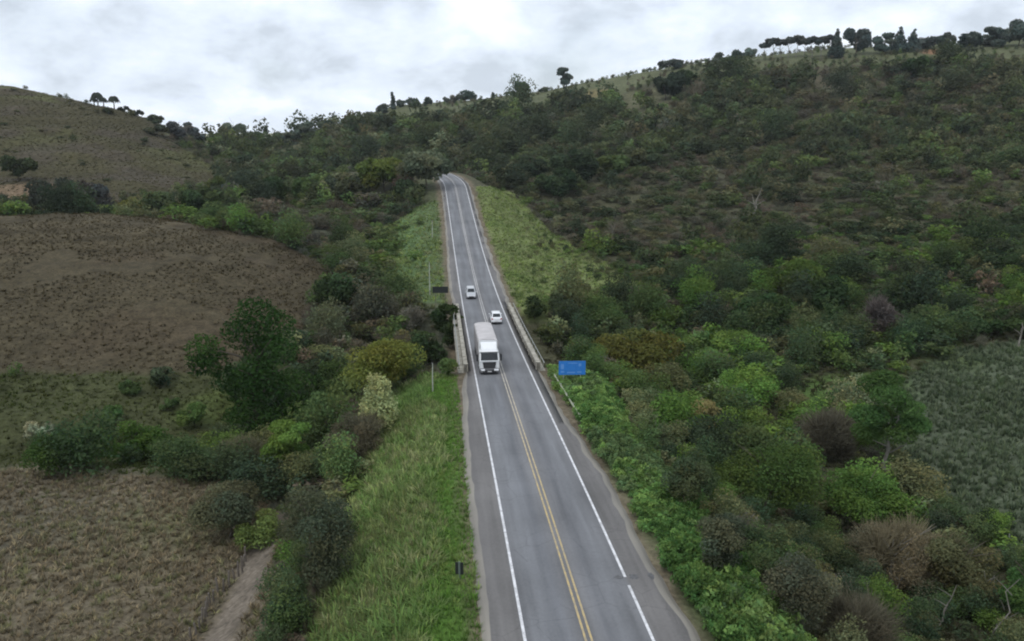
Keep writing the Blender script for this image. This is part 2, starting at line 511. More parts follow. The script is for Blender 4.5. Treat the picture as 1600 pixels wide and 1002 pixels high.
gc = np.where(hill, gc * (1 - g2) + np.array([.082, .085, .036]) * g2, gc)
gc = np.where(hill, gc * (1 + .06 * terr[:, None]), gc)
dome = (zn == Z_DOME)[:, None]
g3 = smooth(0.5, 0.64, fbm(gxf / 16, gyf / 16, 61, 4))[:, None]
gc = np.where(dome, gc * (1 - 0.6 * g3) + np.array([.068, .053, .034]) * 0.6 * g3, gc)
gc = np.where(dome, gc * (1 + .16 * np.sin(ter * 2 * np.pi / 1.5 + 5 * fbm(gxf / 30, gyf / 30, 69, 2)) * smooth(140, 175, gyf))[:, None], gc)
g3 = (smooth(12, 0, np.abs(gpy - 585)) * (zn == Z_DOME))[:, None]
gc = gc * (1 - g3) + np.array([.065, .062, .034]) * g3
rt = smooth(300, 480, gyf)[:, None] * (zn == Z_WOOD)[:, None] * smooth(0.5, 0.62, fbm(gxf / 45, gyf / 45, 63, 3))[:, None]
gc = gc * (1 - rt) + np.array([.105, .105, .06]) * rt           # grassy clearings near the ridge
op_ = (in_poly(gpx, gpy, [(560, 100), (1600, 0), (1600, 92), (1400, 100), (1180, 110), (1010, 130), (930, 170), (860, 170), (720, 188), (560, 205)]) & (gZ > 420))[:, None]
gc = np.where(op_, np.array([.105, .115, .062]) * (.75 + .5 * mid), gc)
def patch(px, py, rad, c, k=1.0, zmin=20):
    global gc
    q, Z = hit(px, py, zmin)
    w = smooth(1.15, 0.55, np.hypot(gxf - q[0], gyf - q[1]) / rad + 0.5 * (fbm(gxf / rad * 2, gyf / rad * 2, 71, 3) - 0.5))[:, None] * k
    gc = gc * (1 - w) + np.array(c) * w
patch(1462, 82, 9, (.25, .15, .09), zmin=300)
patch(905, 152, 22, (.17, .145, .07), zmin=300)
patch(1330, 125, 26, (.105, .09, .062), 0.8, 300)
patch(225, 830, 9, (.13, .135, .07), .7)
patch(60, 770, 12, (.19, .165, .12), .7)
patch(120, 900, 12, (.17, .145, .10), .6)
patch(60, 820, 8, (.10, .095, .07), .6)
patch(20, 302, 14, (.17, .125, .08), zmin=230)
patch(70, 300, 10, (.16, .11, .075), zmin=230)
for px, py, r, c in [(1290, 625, 9, (.085, .145, .038)), (1345, 605, 8, (.09, .15, .04)), (1490, 560, 7, (.09, .12, .05)), (340, 640, 7, (.085, .11, .035)), (820, 440, 8, (.11, .16, .045)), (780, 350, 9, (.11, .15, .045))]:
    patch(px, py, r, c, 0.85)
bl = zn == Z_BANKL                                             # mown bright strip next to the asphalt, dry grass further down
nearroad = smooth(11.3, 8.6, gd + 2.0 * (fbm(gxf / 5, gyf / 5, 73, 3) - 0.5))[:, None] * bl[:, None]
gc = gc * (1 - nearroad) + np.array([.075, .145, .028]) * nearroad * (0.75 + 0.5 * mid)
lvn = (smooth(16, 8, gd) * (gyf > BR1) * (glat < 0) * (gyf < 300))[:, None]
gc = gc * (1 - lvn * .5) + np.array([.085, .105, .05]) * lvn * .5
edge = smooth(7.3, 6.2, gd)[:, None]                           # bare brown dirt along the asphalt
gc = gc * (1 - edge) + np.array([.15, .125, .088]) * edge
# the dirt track at the lower left
TRK = np.array([PH(330, 1090, -7.3)[:2], PH(350, 1002, -7.3)[:2], PH(392, 925, -7.4)[:2], PH(408, 880, -7.5)[:2], PH(430, 830, -7.6)[:2]])
tp = np.concatenate([np.linspace(TRK[i], TRK[i + 1], 30) for i in range(len(TRK) - 1)])
td = np.full(len(gxf), 99.0)
near = (gyf < 110) & (gxf < 20) & (gxf > -60)
td[near] = np.sqrt(((gxf[near, None] - tp[None, :, 0]) ** 2 + (gyf[near, None] - tp[None, :, 1]) ** 2).min(1))
tw = smooth(1.9, 1.2, td)[:, None]
gc = gc * (1 - tw) + np.array([.165, .14, .112]) * tw
ter = ter - 0.35 * smooth(2.3, 1.0, td)
HZ = ter.reshape(gx.shape)
ny, nx = gx.shape
I = np.arange(nx * ny).reshape(ny, nx)
Fq = np.stack([I[:-1, :-1], I[:-1, 1:], I[1:, 1:], I[1:, :-1]], -1).reshape(-1, 4)
gme = mesh_np('ground', np.stack([gxf, gyf, ter], 1), Fq, np.clip(gc, 0.01, 0.6), True)
def ground_mat():
    m = bpy.data.materials.new('ground')
    m.use_nodes = True
    N, L = m.node_tree.nodes, m.node_tree.links
    b = N['Principled BSDF']; b.inputs['Roughness'].default_value = 0.95; b.inputs['Specular IOR Level'].default_value = 0.1
    at = N.new('ShaderNodeAttribute'); at.attribute_name = 'tint'
    tcn = N.new('ShaderNodeTexCoord')
    prev = at.outputs['Color']
    for s, lo, hi in ((0.55, 0.6, 1.4), (2.3, 0.62, 1.35)):
        nz = N.new('ShaderNodeTexNoise'); nz.inputs['Scale'].default_value = s; nz.inputs['Detail'].default_value = 7; nz.inputs['Roughness'].default_value = 0.65
        L.new(tcn.outputs['Object'], nz.inputs['Vector'])
        mr = N.new('ShaderNodeMapRange'); mr.inputs[1].default_value = 0.3; mr.inputs[2].default_value = 0.7; mr.inputs[3].default_value = lo; mr.inputs[4].default_value = hi
        L.new(nz.outputs['Fac'], mr.inputs[0])
        mu = N.new('ShaderNodeVectorMath'); mu.operation = 'SCALE'
        L.new(prev, mu.inputs[0]); L.new(mr.outputs[0], mu.inputs['Scale'])
        prev = mu.outputs[0]
    L.new(prev, b.inputs['Base Color'])
    bu = N.new('ShaderNodeBump'); bu.inputs['Strength'].default_value = 0.6; bu.inputs['Distance'].default_value = 0.25
    L.new(nz.outputs['Fac'], bu.inputs['Height']); L.new(bu.outputs[0], b.inputs['Normal'])
    return m
tag(link('ground', gme, ground_mat()), kind='structure')

# ------------------------------------------------------------------ road, markings
def asphalt():
    m = bpy.data.materials.new('asphalt')
    m.use_nodes = True
    N, L = m.node_tree.nodes, m.node_tree.links
    b = N['Principled BSDF']; b.inputs['Roughness'].default_value = 0.8; b.inputs['Specular IOR Level'].default_value = 0.3
    def A(nm):
        a = N.new('ShaderNodeAttribute'); a.attribute_name = nm; return a.outputs['Fac']
    def MM(op, a, c=None):
        q = N.new('ShaderNodeMath'); q.operation = op
        for i, v in enumerate((a, c)):
            if v is None: continue
            if hasattr(v, 'links'): L.new(v, q.inputs[i])
            else: q.inputs[i].default_value = v
        return q.outputs[0]
    lat, s = A('lat'), A('run')
    cb = N.new('ShaderNodeCombineXYZ'); L.new(lat, cb.inputs[0]); L.new(MM('MULTIPLY', s, 0.05), cb.inputs[1])
    st = N.new('ShaderNodeTexNoise'); st.inputs['Scale'].default_value = 1.1; st.inputs['Detail'].default_value = 5
    L.new(cb.outputs[0], st.inputs['Vector'])
    t = N.new('ShaderNodeTexCoord')
    fine = N.new('ShaderNodeTexNoise'); fine.inputs['Scale'].default_value = 5; fine.inputs['Detail'].default_value = 8; fine.inputs['Roughness'].default_value = 0.7
    L.new(t.outputs['Object'], fine.inputs['Vector'])
    blot = N.new('ShaderNodeTexNoise'); blot.inputs['Scale'].default_value = 0.16; blot.inputs['Detail'].default_value = 5
    L.new(t.outputs['Object'], blot.inputs['Vector'])
    # wheel tracks polished paler, shoulders browner
    r = N.new('ShaderNodeValToRGB')
    r.color_ramp.elements[0].position = 0.0; r.color_ramp.elements[0].color = (.176, .168, .164, 1)
    r.color_ramp.elements[1].position = 1.0; r.color_ramp.elements[1].color = (.176, .168, .164, 1)
    for p_, c in ((.185, (.190, .182, .178, 1)), (.205, (.202, .205, .216, 1)), (.30, (.214, .220, .234, 1)), (.40, (.192, .198, .214, 1)), (.5, (.208, .205, .208, 1)), (.60, (.194, .198, .212, 1)), (.70, (.214, .219, .232, 1)), (.795, (.200, .202, .212, 1)), (.815, (.188, .180, .176, 1))):
        q = r.color_ramp.elements.new(p_); q.color = c
    L.new(MM('ADD', MM('DIVIDE', lat, 12.0), 0.5), r.inputs[0])
    v = MM('ADD', MM('ADD', MM('MULTIPLY', st.outputs['Fac'], 0.85), MM('MULTIPLY', fine.outputs['Fac'], 0.4)), MM('ADD', MM('MULTIPLY', blot.outputs['Fac'], 0.55), -0.13))
    sc_ = N.new('ShaderNodeVectorMath'); sc_.operation = 'SCALE'
    L.new(r.outputs[0], sc_.inputs[0]); L.new(v, sc_.inputs['Scale'])
    rim = N.new('ShaderNodeMixRGB'); rim.inputs['Color2'].default_value = (.27, .25, .215, 1)
    L.new(MM('MULTIPLY', A('rim'), MM('MULTIPLY', blot.outputs['Fac'], 1.5)), rim.inputs['Fac'])
    vo = N.new('ShaderNodeTexVoronoi'); vo.feature = 'DISTANCE_TO_EDGE'; vo.inputs['Scale'].default_value = 0.42
    wv = N.new('ShaderNodeMixRGB'); wv.inputs['Fac'].default_value = .35
    L.new(t.outputs['Object'], wv.inputs['Color1']); L.new(blot.outputs['Color'], wv.inputs['Color2'])
    L.new(t.outputs['Object'], vo.inputs['Vector'])
    ck = N.new('ShaderNodeMapRange'); ck.inputs[1].default_value = .0; ck.inputs[2].default_value = .022; ck.inputs[3].default_value = .80; ck.inputs[4].default_value = 1
    L.new(vo.outputs['Distance'], ck.inputs[0])
    gate = N.new('ShaderNodeMapRange'); gate.inputs[1].default_value = .5; gate.inputs[2].default_value = .58; gate.inputs[3].default_value = 1; gate.inputs[4].default_value = 0
    L.new(blot.outputs['Fac'], gate.inputs[0])
    cs_ = N.new('ShaderNodeVectorMath'); cs_.operation = 'SCALE'
    L.new(sc_.outputs[0], cs_.inputs[0]); L.new(MM('MAXIMUM', ck.outputs[0], gate.outputs[0]), cs_.inputs['Scale'])
    L.new(cs_.outputs[0], rim.inputs['Color1'])
    L.new(rim.outputs[0], b.inputs['Base Color'])
    bu = N.new('ShaderNodeBump'); bu.inputs['Strength'].default_value = 0.25; bu.inputs['Distance'].default_value = 0.02
    L.new(fine.outputs['Fac'], bu.inputs['Height']); L.new(bu.outputs[0], b.inputs['Normal'])
    return m
M_ASPH = asphalt()
K = np.arange(len(ROAD))
yy = K - 60.0
brd = smooth(6, 0, np.maximum(np.maximum(BR0 - yy, yy - BR1), 0))
wl_ = 5.8 - 0.8 * smooth(72, 97, yy) - .55 * brd + (fbm(yy / 4, yy * 0, 81, 4) - 0.5) * 0.45 * (1 - brd) + .5 * smooth(140, 160, yy) - 0.5 * smooth(170, 240, yy)
wr_ = 5.85 - 0.95 * smooth(52, 92, yy) - .4 * brd + (fbm(yy / 5, yy * 0 + 7, 83, 4) - 0.5) * 1.1 * (1 - brd) + .35 * smooth(140, 160, yy) - 0.4 * smooth(170, 240, yy)
def strip(offs, dz, k0, k1, name, m, taper=None):
    ks = np.arange(k0, k1)
    V, lat = [], []
    for j, o in enumerate(offs):
        oo = o[ks] if hasattr(o, '__len__') else np.full(len(ks), o)
        z = ROAD[ks, 2] + (dz[j] if hasattr(dz, '__len__') else dz)
        V.append(np.stack([ROAD[ks, 0] + NOR[ks, 0] * oo, ROAD[ks, 1] + NOR[ks, 1] * oo, z], 1))
        lat.append(oo)
    n_ = len(offs)
    V = np.stack(V, 1).reshape(-1, 3)
    I = np.arange(len(ks) * n_).reshape(-1, n_)
    Fq = np.stack([I[:-1, :-1], I[:-1, 1:], I[1:, 1:], I[1:, :-1]], -1).reshape(-1, 4)
    me = mesh_np(name, V, Fq, None, True, {'lat': np.stack(lat, 1).ravel(), 'run': np.repeat(ks.astype(float), n_)})
    return link(name, me, m)
xs_in = [-4.6, -3.6, -2.4, -1.2, 0, 1.2, 2.4, 3.6, 4.6]
rw_ = .12 + .30 * fbm(yy / 3, yy * 0 + 3, 87, 3) * (1 - brd)
road_o = tag(strip([-(wl_ + 0.8), -(wl_ + 0.05), -wl_, -(wl_ - rw_), -(wl_ - rw_ - .06)] + xs_in + [wr_ - rw_ * 1.3 - .06, wr_ - rw_ * 1.3, wr_, wr_ + 0.05, wr_ + 0.9], [-0.42, -0.06, 0.0, .003, .004] + [0.01, .02, .03, .04, .05, .04, .03, .02, .01] + [.004, .003, 0.0, -0.06, -0.42], 0, len(ROAD), 'road', M_ASPH), kind='structure')
ra = road_o.data.attributes.new('rim', 'FLOAT', 'POINT')
ra.data.foreach_set('value', np.tile(np.array([1, 1, 1, 1, 0] + [0] * 9 + [0, 1, 1, 1, 1], np.float32), len(ROAD)))
def paint_mat(name, c, worn=0.4, c2=None):
    m = mat(name, c, 0.7, spec=0.3)
    N, L = m.node_tree.nodes, m.node_tree.links
    t = N.new('ShaderNodeTexCoord')
    n = N.new('ShaderNodeTexNoise'); n.inputs['Scale'].default_value = 1.7; n.inputs['Detail'].default_value = 8; n.inputs['Roughness'].default_value = 0.75
    L.new(t.outputs['Object'], n.inputs['Vector'])
    mr = N.new('ShaderNodeMapRange'); mr.inputs[1].default_value = 0.42; mr.inputs[2].default_value = 0.62; mr.inputs[3].default_value = 0; mr.inputs[4].default_value = worn
    L.new(n.outputs['Fac'], mr.inputs[0])
    mx = N.new('ShaderNodeMixRGB'); mx.inputs['Color2'].default_value = (.2, .2, .205, 1)
    L.new(mr.outputs[0], mx.inputs['Fac'])
    if c2:
        a = N.new('ShaderNodeAttribute'); a.attribute_name = 'run'
        m2 = N.new('ShaderNodeMapRange'); m2.inputs[1].default_value = 120; m2.inputs[2].default_value = 175; m2.inputs[3].default_value = 0; m2.inputs[4].default_value = 1
        L.new(a.outputs['Fac'], m2.inputs[0])
        mz = N.new('ShaderNodeMixRGB'); mz.inputs['Color1'].default_value = (*c, 1); mz.inputs['Color2'].default_value = (*c2, 1)
        L.new(m2.outputs[0], mz.inputs['Fac']); L.new(mz.outputs[0], mx.inputs['Color1'])
    else:
        mx.inputs['Color1'].default_value = (*c, 1)
    L.new(mx.outputs[0], b_in(m))
    return m
def b_in(m):
    return m.node_tree.nodes['Principled BSDF'].inputs['Base Color']
M_WHITE_P = paint_mat('white_road_paint', (.72, .72, .74), 0.55)
M_YEL_P = paint_mat('yellow_road_paint', (.50, .38, .18), 0.65, (.50, .49, .48))
def marking(offs, k0, k1, m):
    dz = []
    for o in offs:
        a = abs(o)
        dz.append(float(np.interp(a, [0, 1.2, 2.4, 3.6, 4.6], [.05, .04, .03, .02, .01])) + 0.006)
    tag(strip(offs, dz, k0, k1, 'road_marking', m), kind='structure')
kb = 105
marking([-3.68, -3.50], 0, len(ROAD), M_WHITE_P)
marking([3.50, 3.68], 0, kb + 1, M_WHITE_P)
marking([3.50, 3.68], kb + 1, len(ROAD), M_WHITE_P)
marking([-0.26, -0.13], 0, len(ROAD), M_YEL_P)
marking([0.08, 0.21], 0, len(ROAD), M_YEL_P)
# tar patches and the cracked edge where the right line is broken
def tar_patch(y, lat, w, l, seed):
    P, T, Nn = road_at(y)
    rng = random.Random(seed)
    k = 18
    v = []
    for i in range(k):
        a = 2 * math.pi * i / k
        rr = rng.uniform(0.7, 1.15)
        o, s_ = lat + math.cos(a) * w * rr, math.sin(a) * l * rr
        z = P[2] + float(np.interp(abs(o), [0, 1.2, 2.4, 3.6, 4.6, 5.9], [.05, .04, .03, .02, .01, 0.0])) + 0.004 + s_ * (ROAD[int(round(y + 61)), 2] - P[2])
        v.append((P[0] + Nn[0] * o + T[0] * s_, P[1] + Nn[1] * o + T[1] * s_, z + 0.003))
    mb = MB(); mb.add(v, [tuple(range(k))])
    tag(mb.build('road_patch', M_TAR), kind='structure')
M_TAR = mat('tar', (.115, .115, .12), 0.85, noise=0.4, nscale=4)
for a in [(45.6, 4.15, 0.34, 0.36, 1), (45.9, 3.15, 0.32, 0.22, 2), (46.2, 5.3, .22, .5, 9)]:
    tar_patch(*a)

# ------------------------------------------------------------------ foliage shapes
def unit(v):
    return v / np.maximum(np.linalg.norm(v, axis=-1, keepdims=True), 1e-9)
def leaf_quads(C, Nn, size, rng, aspect=0.55):
    """one diamond-shaped leaf (or leaf cluster) per centre, facing Nn"""
    n = len(C)
    a = unit(np.cross(Nn, unit(rng.normal(size=(n, 3)))))
    b = np.cross(Nn, a)
    s = np.asarray(size).reshape(-1, 1) * rng.uniform(0.6, 1.35, (n, 1))
    bend = Nn * s * rng.uniform(-0.25, 0.1, (n, 1))
    V = np.stack([C - a * s, C - b * s * aspect + bend, C + a * s, C + b * s * aspect + bend], 1).reshape(-1, 3)
    return V, np.arange(4 * n).reshape(n, 4)
def crown(seed, n, lobes, leaf, up=0.35, var=0.28, rough=0.85, hue=0.12):
    """leaves spread over and through a set of lobes (cx,cy,cz,r,squash)"""
    rng = np.random.default_rng(seed)
    L = np.array(lobes, float)
    w = L[:, 3] ** 2
    k = rng.choice(len(L), n, p=w / w.sum())
    d = unit(rng.normal(size=(n, 3)) + np.array([0, 0, up]))
    r = L[k, 3] * np.where(rng.random(n) < 0.8, rng.uniform(0.72, 1.08, n), rng.uniform(0.25, 0.8, n))
    C = L[k, :3] + d * r[:, None] * np.stack([np.ones(n), np.ones(n), L[k, 4]], 1)
    N = unit(d + rng.normal(size=(n, 3)) * rough + np.array([0, 0, 0.35]))
    V, Fq = leaf_quads(C, N, leaf, rng)
    lt = rng.uniform(1 - var, 1 + var, len(L))[k] * rng.uniform(0.78, 1.22, n)
    h = rng.uniform(-hue, hue, len(L))[k] + rng.normal(size=n) * 0.04
    T = np.stack([lt * (1 + h), lt, lt * (1 - 0.6 * h)], 1)
    return V, Fq, np.repeat(T, 4, 0)
def lobes_for(seed, rx, rz, zc, n, spread=0.72, rl=(0.3, 0.5), ry=None, flat=0.8):
    rng = np.random.default_rng(seed)
    ry = ry or rx
    out = []
    for i in range(n):
        d = unit(rng.normal(size=3)) * rng.uniform(0.55, 1.0) * spread
        r = rng.uniform(*rl) * min(rx, rz * 1.3)
        out.append((d[0] * rx, d[1] * ry, zc + d[2] * rz, r, flat))
    return out
def twigs(seed, n, r, h, w, base=0.12, spread=1.0, droop=0.0):
    """thin twigs growing outwards from an uneven set of lobes, a few stems below"""
    rng = np.random.default_rng(seed)
    L = np.array(lobes_for(seed + 9, r, h * .5, h * .52, 11, .72, (.34, .62)))
    k = rng.integers(0, len(L), n)
    d = unit(rng.normal(size=(n, 3)) + np.array([0, 0, .5]))
    C = L[k, :3] + d * (L[k, 3] * rng.uniform(.3, 1.05, n))[:, None] * np.array([1, 1, .8])
    C[:, 2] = np.maximum(C[:, 2], .02 * h)
    g = unit(d + unit(C - np.array([0, 0, -.3 * h])) * .9 + rng.normal(size=(n, 3)) * .35)
    ln = (rng.uniform(.10, .24, n) * min(2 * r, h * 1.2))[:, None]
    P0, P1 = C - g * ln, C + g * ln * .6
    a = unit(np.cross(g, rng.normal(size=(n, 3)))) * w
    V = np.stack([P0 - a, P0 + a, P1 + a * 0.3, P1 - a * 0.3], 1).reshape(-1, 3)
    T = (rng.uniform(.8, 1.25, len(L))[k] * rng.uniform(.7, 1.35, n))[:, None] * np.ones((1, 3))
    return V, np.arange(4 * n).reshape(n, 4), np.repeat(T, 4, 0)
def tuft(seed, n, r, h, w, lean=0.5, dry=0.25):
    rng = np.random.default_rng(seed)
    az = rng.uniform(0, 2 * np.pi, n)
    b = np.stack([np.cos(az), np.sin(az), np.zeros(n)], 1) * (rng.uniform(0, 0.5, n) * r)[:, None]
    hh = h * rng.uniform(0.5, 1.1, n)
    az2 = az + rng.normal(size=n) * 0.7
    o = np.stack([np.cos(az2), np.sin(az2), np.zeros(n)], 1)
    le = (rng.uniform(0.2, 1.0, n) * lean * h)[:, None]
    m_ = b + o * le * 0.35 + np.array([0, 0, 1]) * (hh * 0.62)[:, None]
    t_ = b + o * le + np.array([0, 0, 1]) * hh[:, None]
    s = np.stack([-np.sin(az2 + rng.normal(size=n) * .6), np.cos(az2), np.zeros(n)], 1) * w
    V = np.stack([b - s, b + s, m_ + s * 0.8, m_ - s * 0.8, t_], 1).reshape(-1, 3)
    i = np.arange(n)[:, None] * 5
    Fq = np.concatenate([i + np.array([[0, 1, 2, 3]]), i + np.array([[3, 2, 4, 4]])])
    # the tip triangles are written as quads with a doubled corner split apart
    V = V.reshape(n, 5, 3)
    tip2 = V[:, 4] + s * 0.12
    V = np.concatenate([V, tip2[:, None]], 1).reshape(-1, 3)
    i = np.arange(n)[:, None] * 6
    Fq = np.concatenate([i + np.array([[0, 1, 2, 3]]), i + np.array([[3, 2, 5, 4]])])
    c = rng.uniform(0.7, 1.3, (n, 1)) * np.ones((1, 3))
    y = (rng.random(n) < dry)[:, None]
    c = np.where(y, c * np.array([1.45, 1.35, 1.2]), c)
    return V, Fq, np.repeat(c, 6, 0)
def join(*parts):
    V, Fq, T, b = [], [], [], 0
    for v, f, t in parts:
        V.append(v); Fq.append(f + b); T.append(t); b += len(v)
    return np.concatenate(V), np.concatenate(Fq), np.concatenate(T)
def scatter(tmpls, pos, sx_, sz_, rot, tint, pick):
    """one big mesh out of copies of small templates"""
    VV, FF, TT, b = [], [], [], 0
    for t, (v, f, c) in enumerate(tmpls):
        k = np.where(pick == t)[0]
        if not len(k): continue
        cs_, sn = np.cos(rot[k]), np.sin(rot[k])
        x = (v[None, :, 0] * cs_[:, None] - v[None, :, 1] * sn[:, None]) * sx_[k, None] + pos[k, None, 0]
        y = (v[None, :, 0] * sn[:, None] + v[None, :, 1] * cs_[:, None]) * sx_[k, None] + pos[k, None, 1]
        z = v[None, :, 2] * sz_[k, None] + pos[k, None, 2]
        VV.append(np.stack([x, y, z], -1).reshape(-1, 3))
        off = b + np.arange(len(k)) * len(v)
        FF.append((f[None] + off[:, None, None]).reshape(-1, 4))
        TT.append((c[None] * tint[k, None, :]).reshape(-1, 3))
        b += len(k) * len(v)
    return np.concatenate(VV), np.concatenate(FF), np.concatenate(TT)
def stuff(name, V, Fq, T, label, cat, m=None):
    me = mesh_np(name, V, Fq, T)
    return tag(link(name, me, m or M_LEAF), label, cat, kind='stuff')

RNG = np.random.default_rng(11)
# unit shrubs: radius 0.5, height 1
def shrub_t(seed, n, leaf, nl=9):
    l = lobes_for(seed, 0.5, 0.5, 0.48, nl, 0.68, (0.34, 0.58))
    return crown(seed + 100, n, l, leaf)
SH_LO = [shrub_t(i, 230, 0.07, 12) for i in range(8)]
SH_HI = [shrub_t(20 + i, 620, 0.052, 13) for i in range(9)]
TW_LO = [join(twigs(40 + i, 90, 0.5, 1.0, 0.013), crown(45 + i, 170, lobes_for(46 + i, .5, .48, .5, 13, .7, (.26, .5)), .05, rough=1.3, hue=.08)) for i in range(4)]
TW_HI = [join(twigs(50 + i, 260, 0.5, 1.0, 0.008), crown(55 + i, 620, lobes_for(60 + i, .5, .48, .5, 16, .72, (.22, .45)), 0.034, rough=1.3, hue=.08)) for i in range(4)]

# ------------------------------------------------------------------ named trees and bushes
def limbs(mb, base, top, r0, rng, n=5, reach=None, h=None):
    """a tapered trunk with limbs that reach into the crown"""
    base, top = Vector(base), Vector(top)
    P, R = [], []
    for i in range(6):
        t = i / 5
        q = base.lerp(top, t) + Vector((rng.uniform(-1, 1), rng.uniform(-1, 1), 0)) * (0.06 * (top - base).length * (0 < t < 1))
        P.append(q); R.append(r0 * (1 - 0.75 * t) * (1.35 if i == 0 else 1))
    mb.tube(P, R, 7)
    for k in range(n):
        t = rng.uniform(0.35, 0.95)
        q = base.lerp(top, t)
        a = rng.uniform(0, 6.28)
        ln = (reach or (top - base).length * 0.5) * rng.uniform(0.6, 1.0)
        d = Vector((math.cos(a), math.sin(a), rng.uniform(0.35, 1.1))).normalized()
        mid_ = q + d * ln * 0.5 + Vector((0, 0, ln * 0.08))
        mb.tube([q, mid_, q + d * ln + Vector((0, 0, ln * 0.12))], [r0 * (0.55 - .3 * t), r0 * 0.28, r0 * 0.1], 5)
FOOT = []                                                   # ground already taken by a named tree
def tree(name, label, cat, px, py, w_px, h_px, col, style='round', seed=1, Z=None, trunk=0.25, group=None, bark=None, leaf_px=4.6, dens=1.0, sink=0.0, lobes=None, zmin=20):
    if Z is None:
        q, Z = hit(px, py, zmin)
    else:
        q = PZ(px, py, Z); q[2] = H(q[0], q[1])[0]
    w, h = w_px * Z / F, h_px * Z / F
    FOOT.append((q[0], q[1], w * 0.5))
    root = empty(name, (q[0], q[1], q[2] - sink))
    tag(root, label, cat, group)
    rng = random.Random(seed)
    leaf = leaf_px * Z / F * (0.50 if Z < 115 else 0.62)
    col = tuple(c * (1.9 if Z < 130 else 1.5) for c in col)
    n = int(np.clip(w_px * h_px * (0.8 if Z < 115 else 0.55) * dens, 260, 11000))
    if style == 'round':
        zc = h * (trunk + (1 - trunk) * 0.5); rzz = h * (1 - trunk) * 0.5
        L = lobes_for(seed, w * 0.5, rzz, zc, 16 if w_px > 60 else 9, 0.72, (0.30, 0.55))
    elif style == 'flat':                                    # spreading, flat-topped
        zc = h * 0.64; rzz = h * 0.34
        L = lobes_for(seed, w * 0.5, rzz, zc, 18, 0.78, (0.42, 0.8), flat=0.6)
    elif style == 'column':
        L = [(rng.uniform(-.12, .12) * w, rng.uniform(-.12, .12) * w, h * (0.18 + 0.78 * i / 8), w * 0.5 * (0.9 - 0.06 * i), 1.3) for i in range(9)]
    elif style == 'cone':
        L = [(rng.uniform(-.08, .08) * w, rng.uniform(-.08, .08) * w, h * (0.12 + 0.84 * i / 7), w * 0.5 * (1.0 - 0.115 * i), .8) for i in range(8)]
    elif style == 'tiers':                                   # loose open tree with separate plates of leaves
        L = []
        for i in range(11):
            a = rng.uniform(0, 6.28); t = rng.uniform(0.35, 1.0)
            rr = rng.uniform(.1, .36) * w * (1.15 - 0.4 * t)
            L.append((math.cos(a) * rr, math.sin(a) * rr, h * t * 0.93, rng.uniform(.13, .22) * w, 0.5))
    elif style == 'custom':
        L = [(a * w, b * w, c * h, r * w, f) for a, b, c, r, f in lobes]
    elif style == 'bare':
        L = None
    V, Fq, T = (None, None, None)
    if style == 'bare':
        V, Fq, T = twigs(seed, int(n * 0.35), w * 0.5, h, 0.55 * Z / F, base=0.3)
        v2 = crown(seed + 5, int(n * 0.75), lobes_for(seed, w * .5, h * .42, h * .55, 22, .8, (.2, .42)), leaf * 0.62, up=.2, var=.18, rough=1.3, hue=.08)
        V, Fq, T = join((V, Fq, T), v2)
    else:
        V, Fq, T = crown(seed + 7, n, L, leaf)
    V[:, 2] = np.maximum(V[:, 2], -0.2)
    c = link('crown', mesh_np('crown', V, Fq, T), M_LEAF, root)
    c.color = (*col, 1)
    mb = MB()
    r0 = max(0.022 * h, 0.06)
    limbs(mb, (0, 0, -0.5), (rng.uniform(-.06, .06) * w, rng.uniform(-.06, .06) * w, h * 0.74), r0, rng, 7, reach=w * 0.36)
    mb.build('trunk', bark or M_BARK, root, sm=True)
    return root
G_DARK, G_MID, G_OLV, G_LIT, G_YEL, G_PALE, G_GREY, G_BRN, G_BLUE = (.030, .050, .020), (.048, .072, .030), (.075, .080, .030), (.085, .135, .035), (.125, .125, .030), (.26, .26, .13), (.085, .090, .062), (.105, .088, .066), (.034, .048, .034)
T_ = 'tree'; B_ = 'bush'
# left of the road
tree('dark_tree', 'tall dark green tree with a lopsided crown in front of the brown hill field', T_, 412, 705, 205, 244, (.019, .041, .011), 'custom', 3, trunk=.1, dens=2.0, leaf_px=5.5, lobes=[
    (.02, 0, .87, .17, .9), (.14, .05, .8, .15, .9), (-.08, -.05, .78, .14, .9), (.16, 0, .66, .15, .8), (0, .1, .64, .15, .8), (.02, -.1, .54, .15, .9), (-.38, 0, .66, .14, .9), (-.44, .05, .56, .11, .8), (-.3, -.05, .6, .12, .8),
    (-.24, .05, .46, .13, .8), (-.1, 0, .42, .16, .9), (.08, -.1, .44, .17, .9), (.26, .05, .42, .16, .8), (.3, -.1, .3, .15, .8), (-.04, -.15, .26, .17, .9), (.14, -.15, .22, .16, .9), (-.15, .05, .2, .14, .9), (.02, -.05, .1, .14, .9)])
tree('dark_tree', 'dark round tree between the lopsided tall tree and the yellow topped tree', T_, 528, 645, 85, 92, (.030, .050, .018), 'round', 5, trunk=.12)
tree('flat_topped_tree', 'olive tree with a bright yellow green top left of the bridge', T_, 597, 632, 108, 102, (.090, .100, .026), 'flat', 8, lobes=None, dens=1.1)
tree('pale_bush', 'pale cream plumed bush below the yellow topped tree', B_, 595, 676, 66, 84, (.19, .21, .10), 'column', 9, trunk=.1, dens=1.3)
tree('light_green_tree', 'light green drooping small tree at the foot of the tall dark tree', T_, 455, 752, 112, 98, (.075, .125, .030), 'tiers', 10, dens=1.0)
tree('brown_bush', 'brown leafless bush on the bank below the pale plumed bush', B_, 560, 718, 120, 70, (.080, .074, .048), 'bare', 12)
tree('brown_bush', 'brown leafless bush between the dry field and the light green small tree', B_, 372, 745, 110, 62, (.078, .075, .045), 'bare', 13)
tree('grey_green_bush', 'tall dark grey green bush on the bank beside the dirt track', B_, 495, 925, 128, 175, (.052, .060, .036), 'round', 14, trunk=.05, dens=1.2)
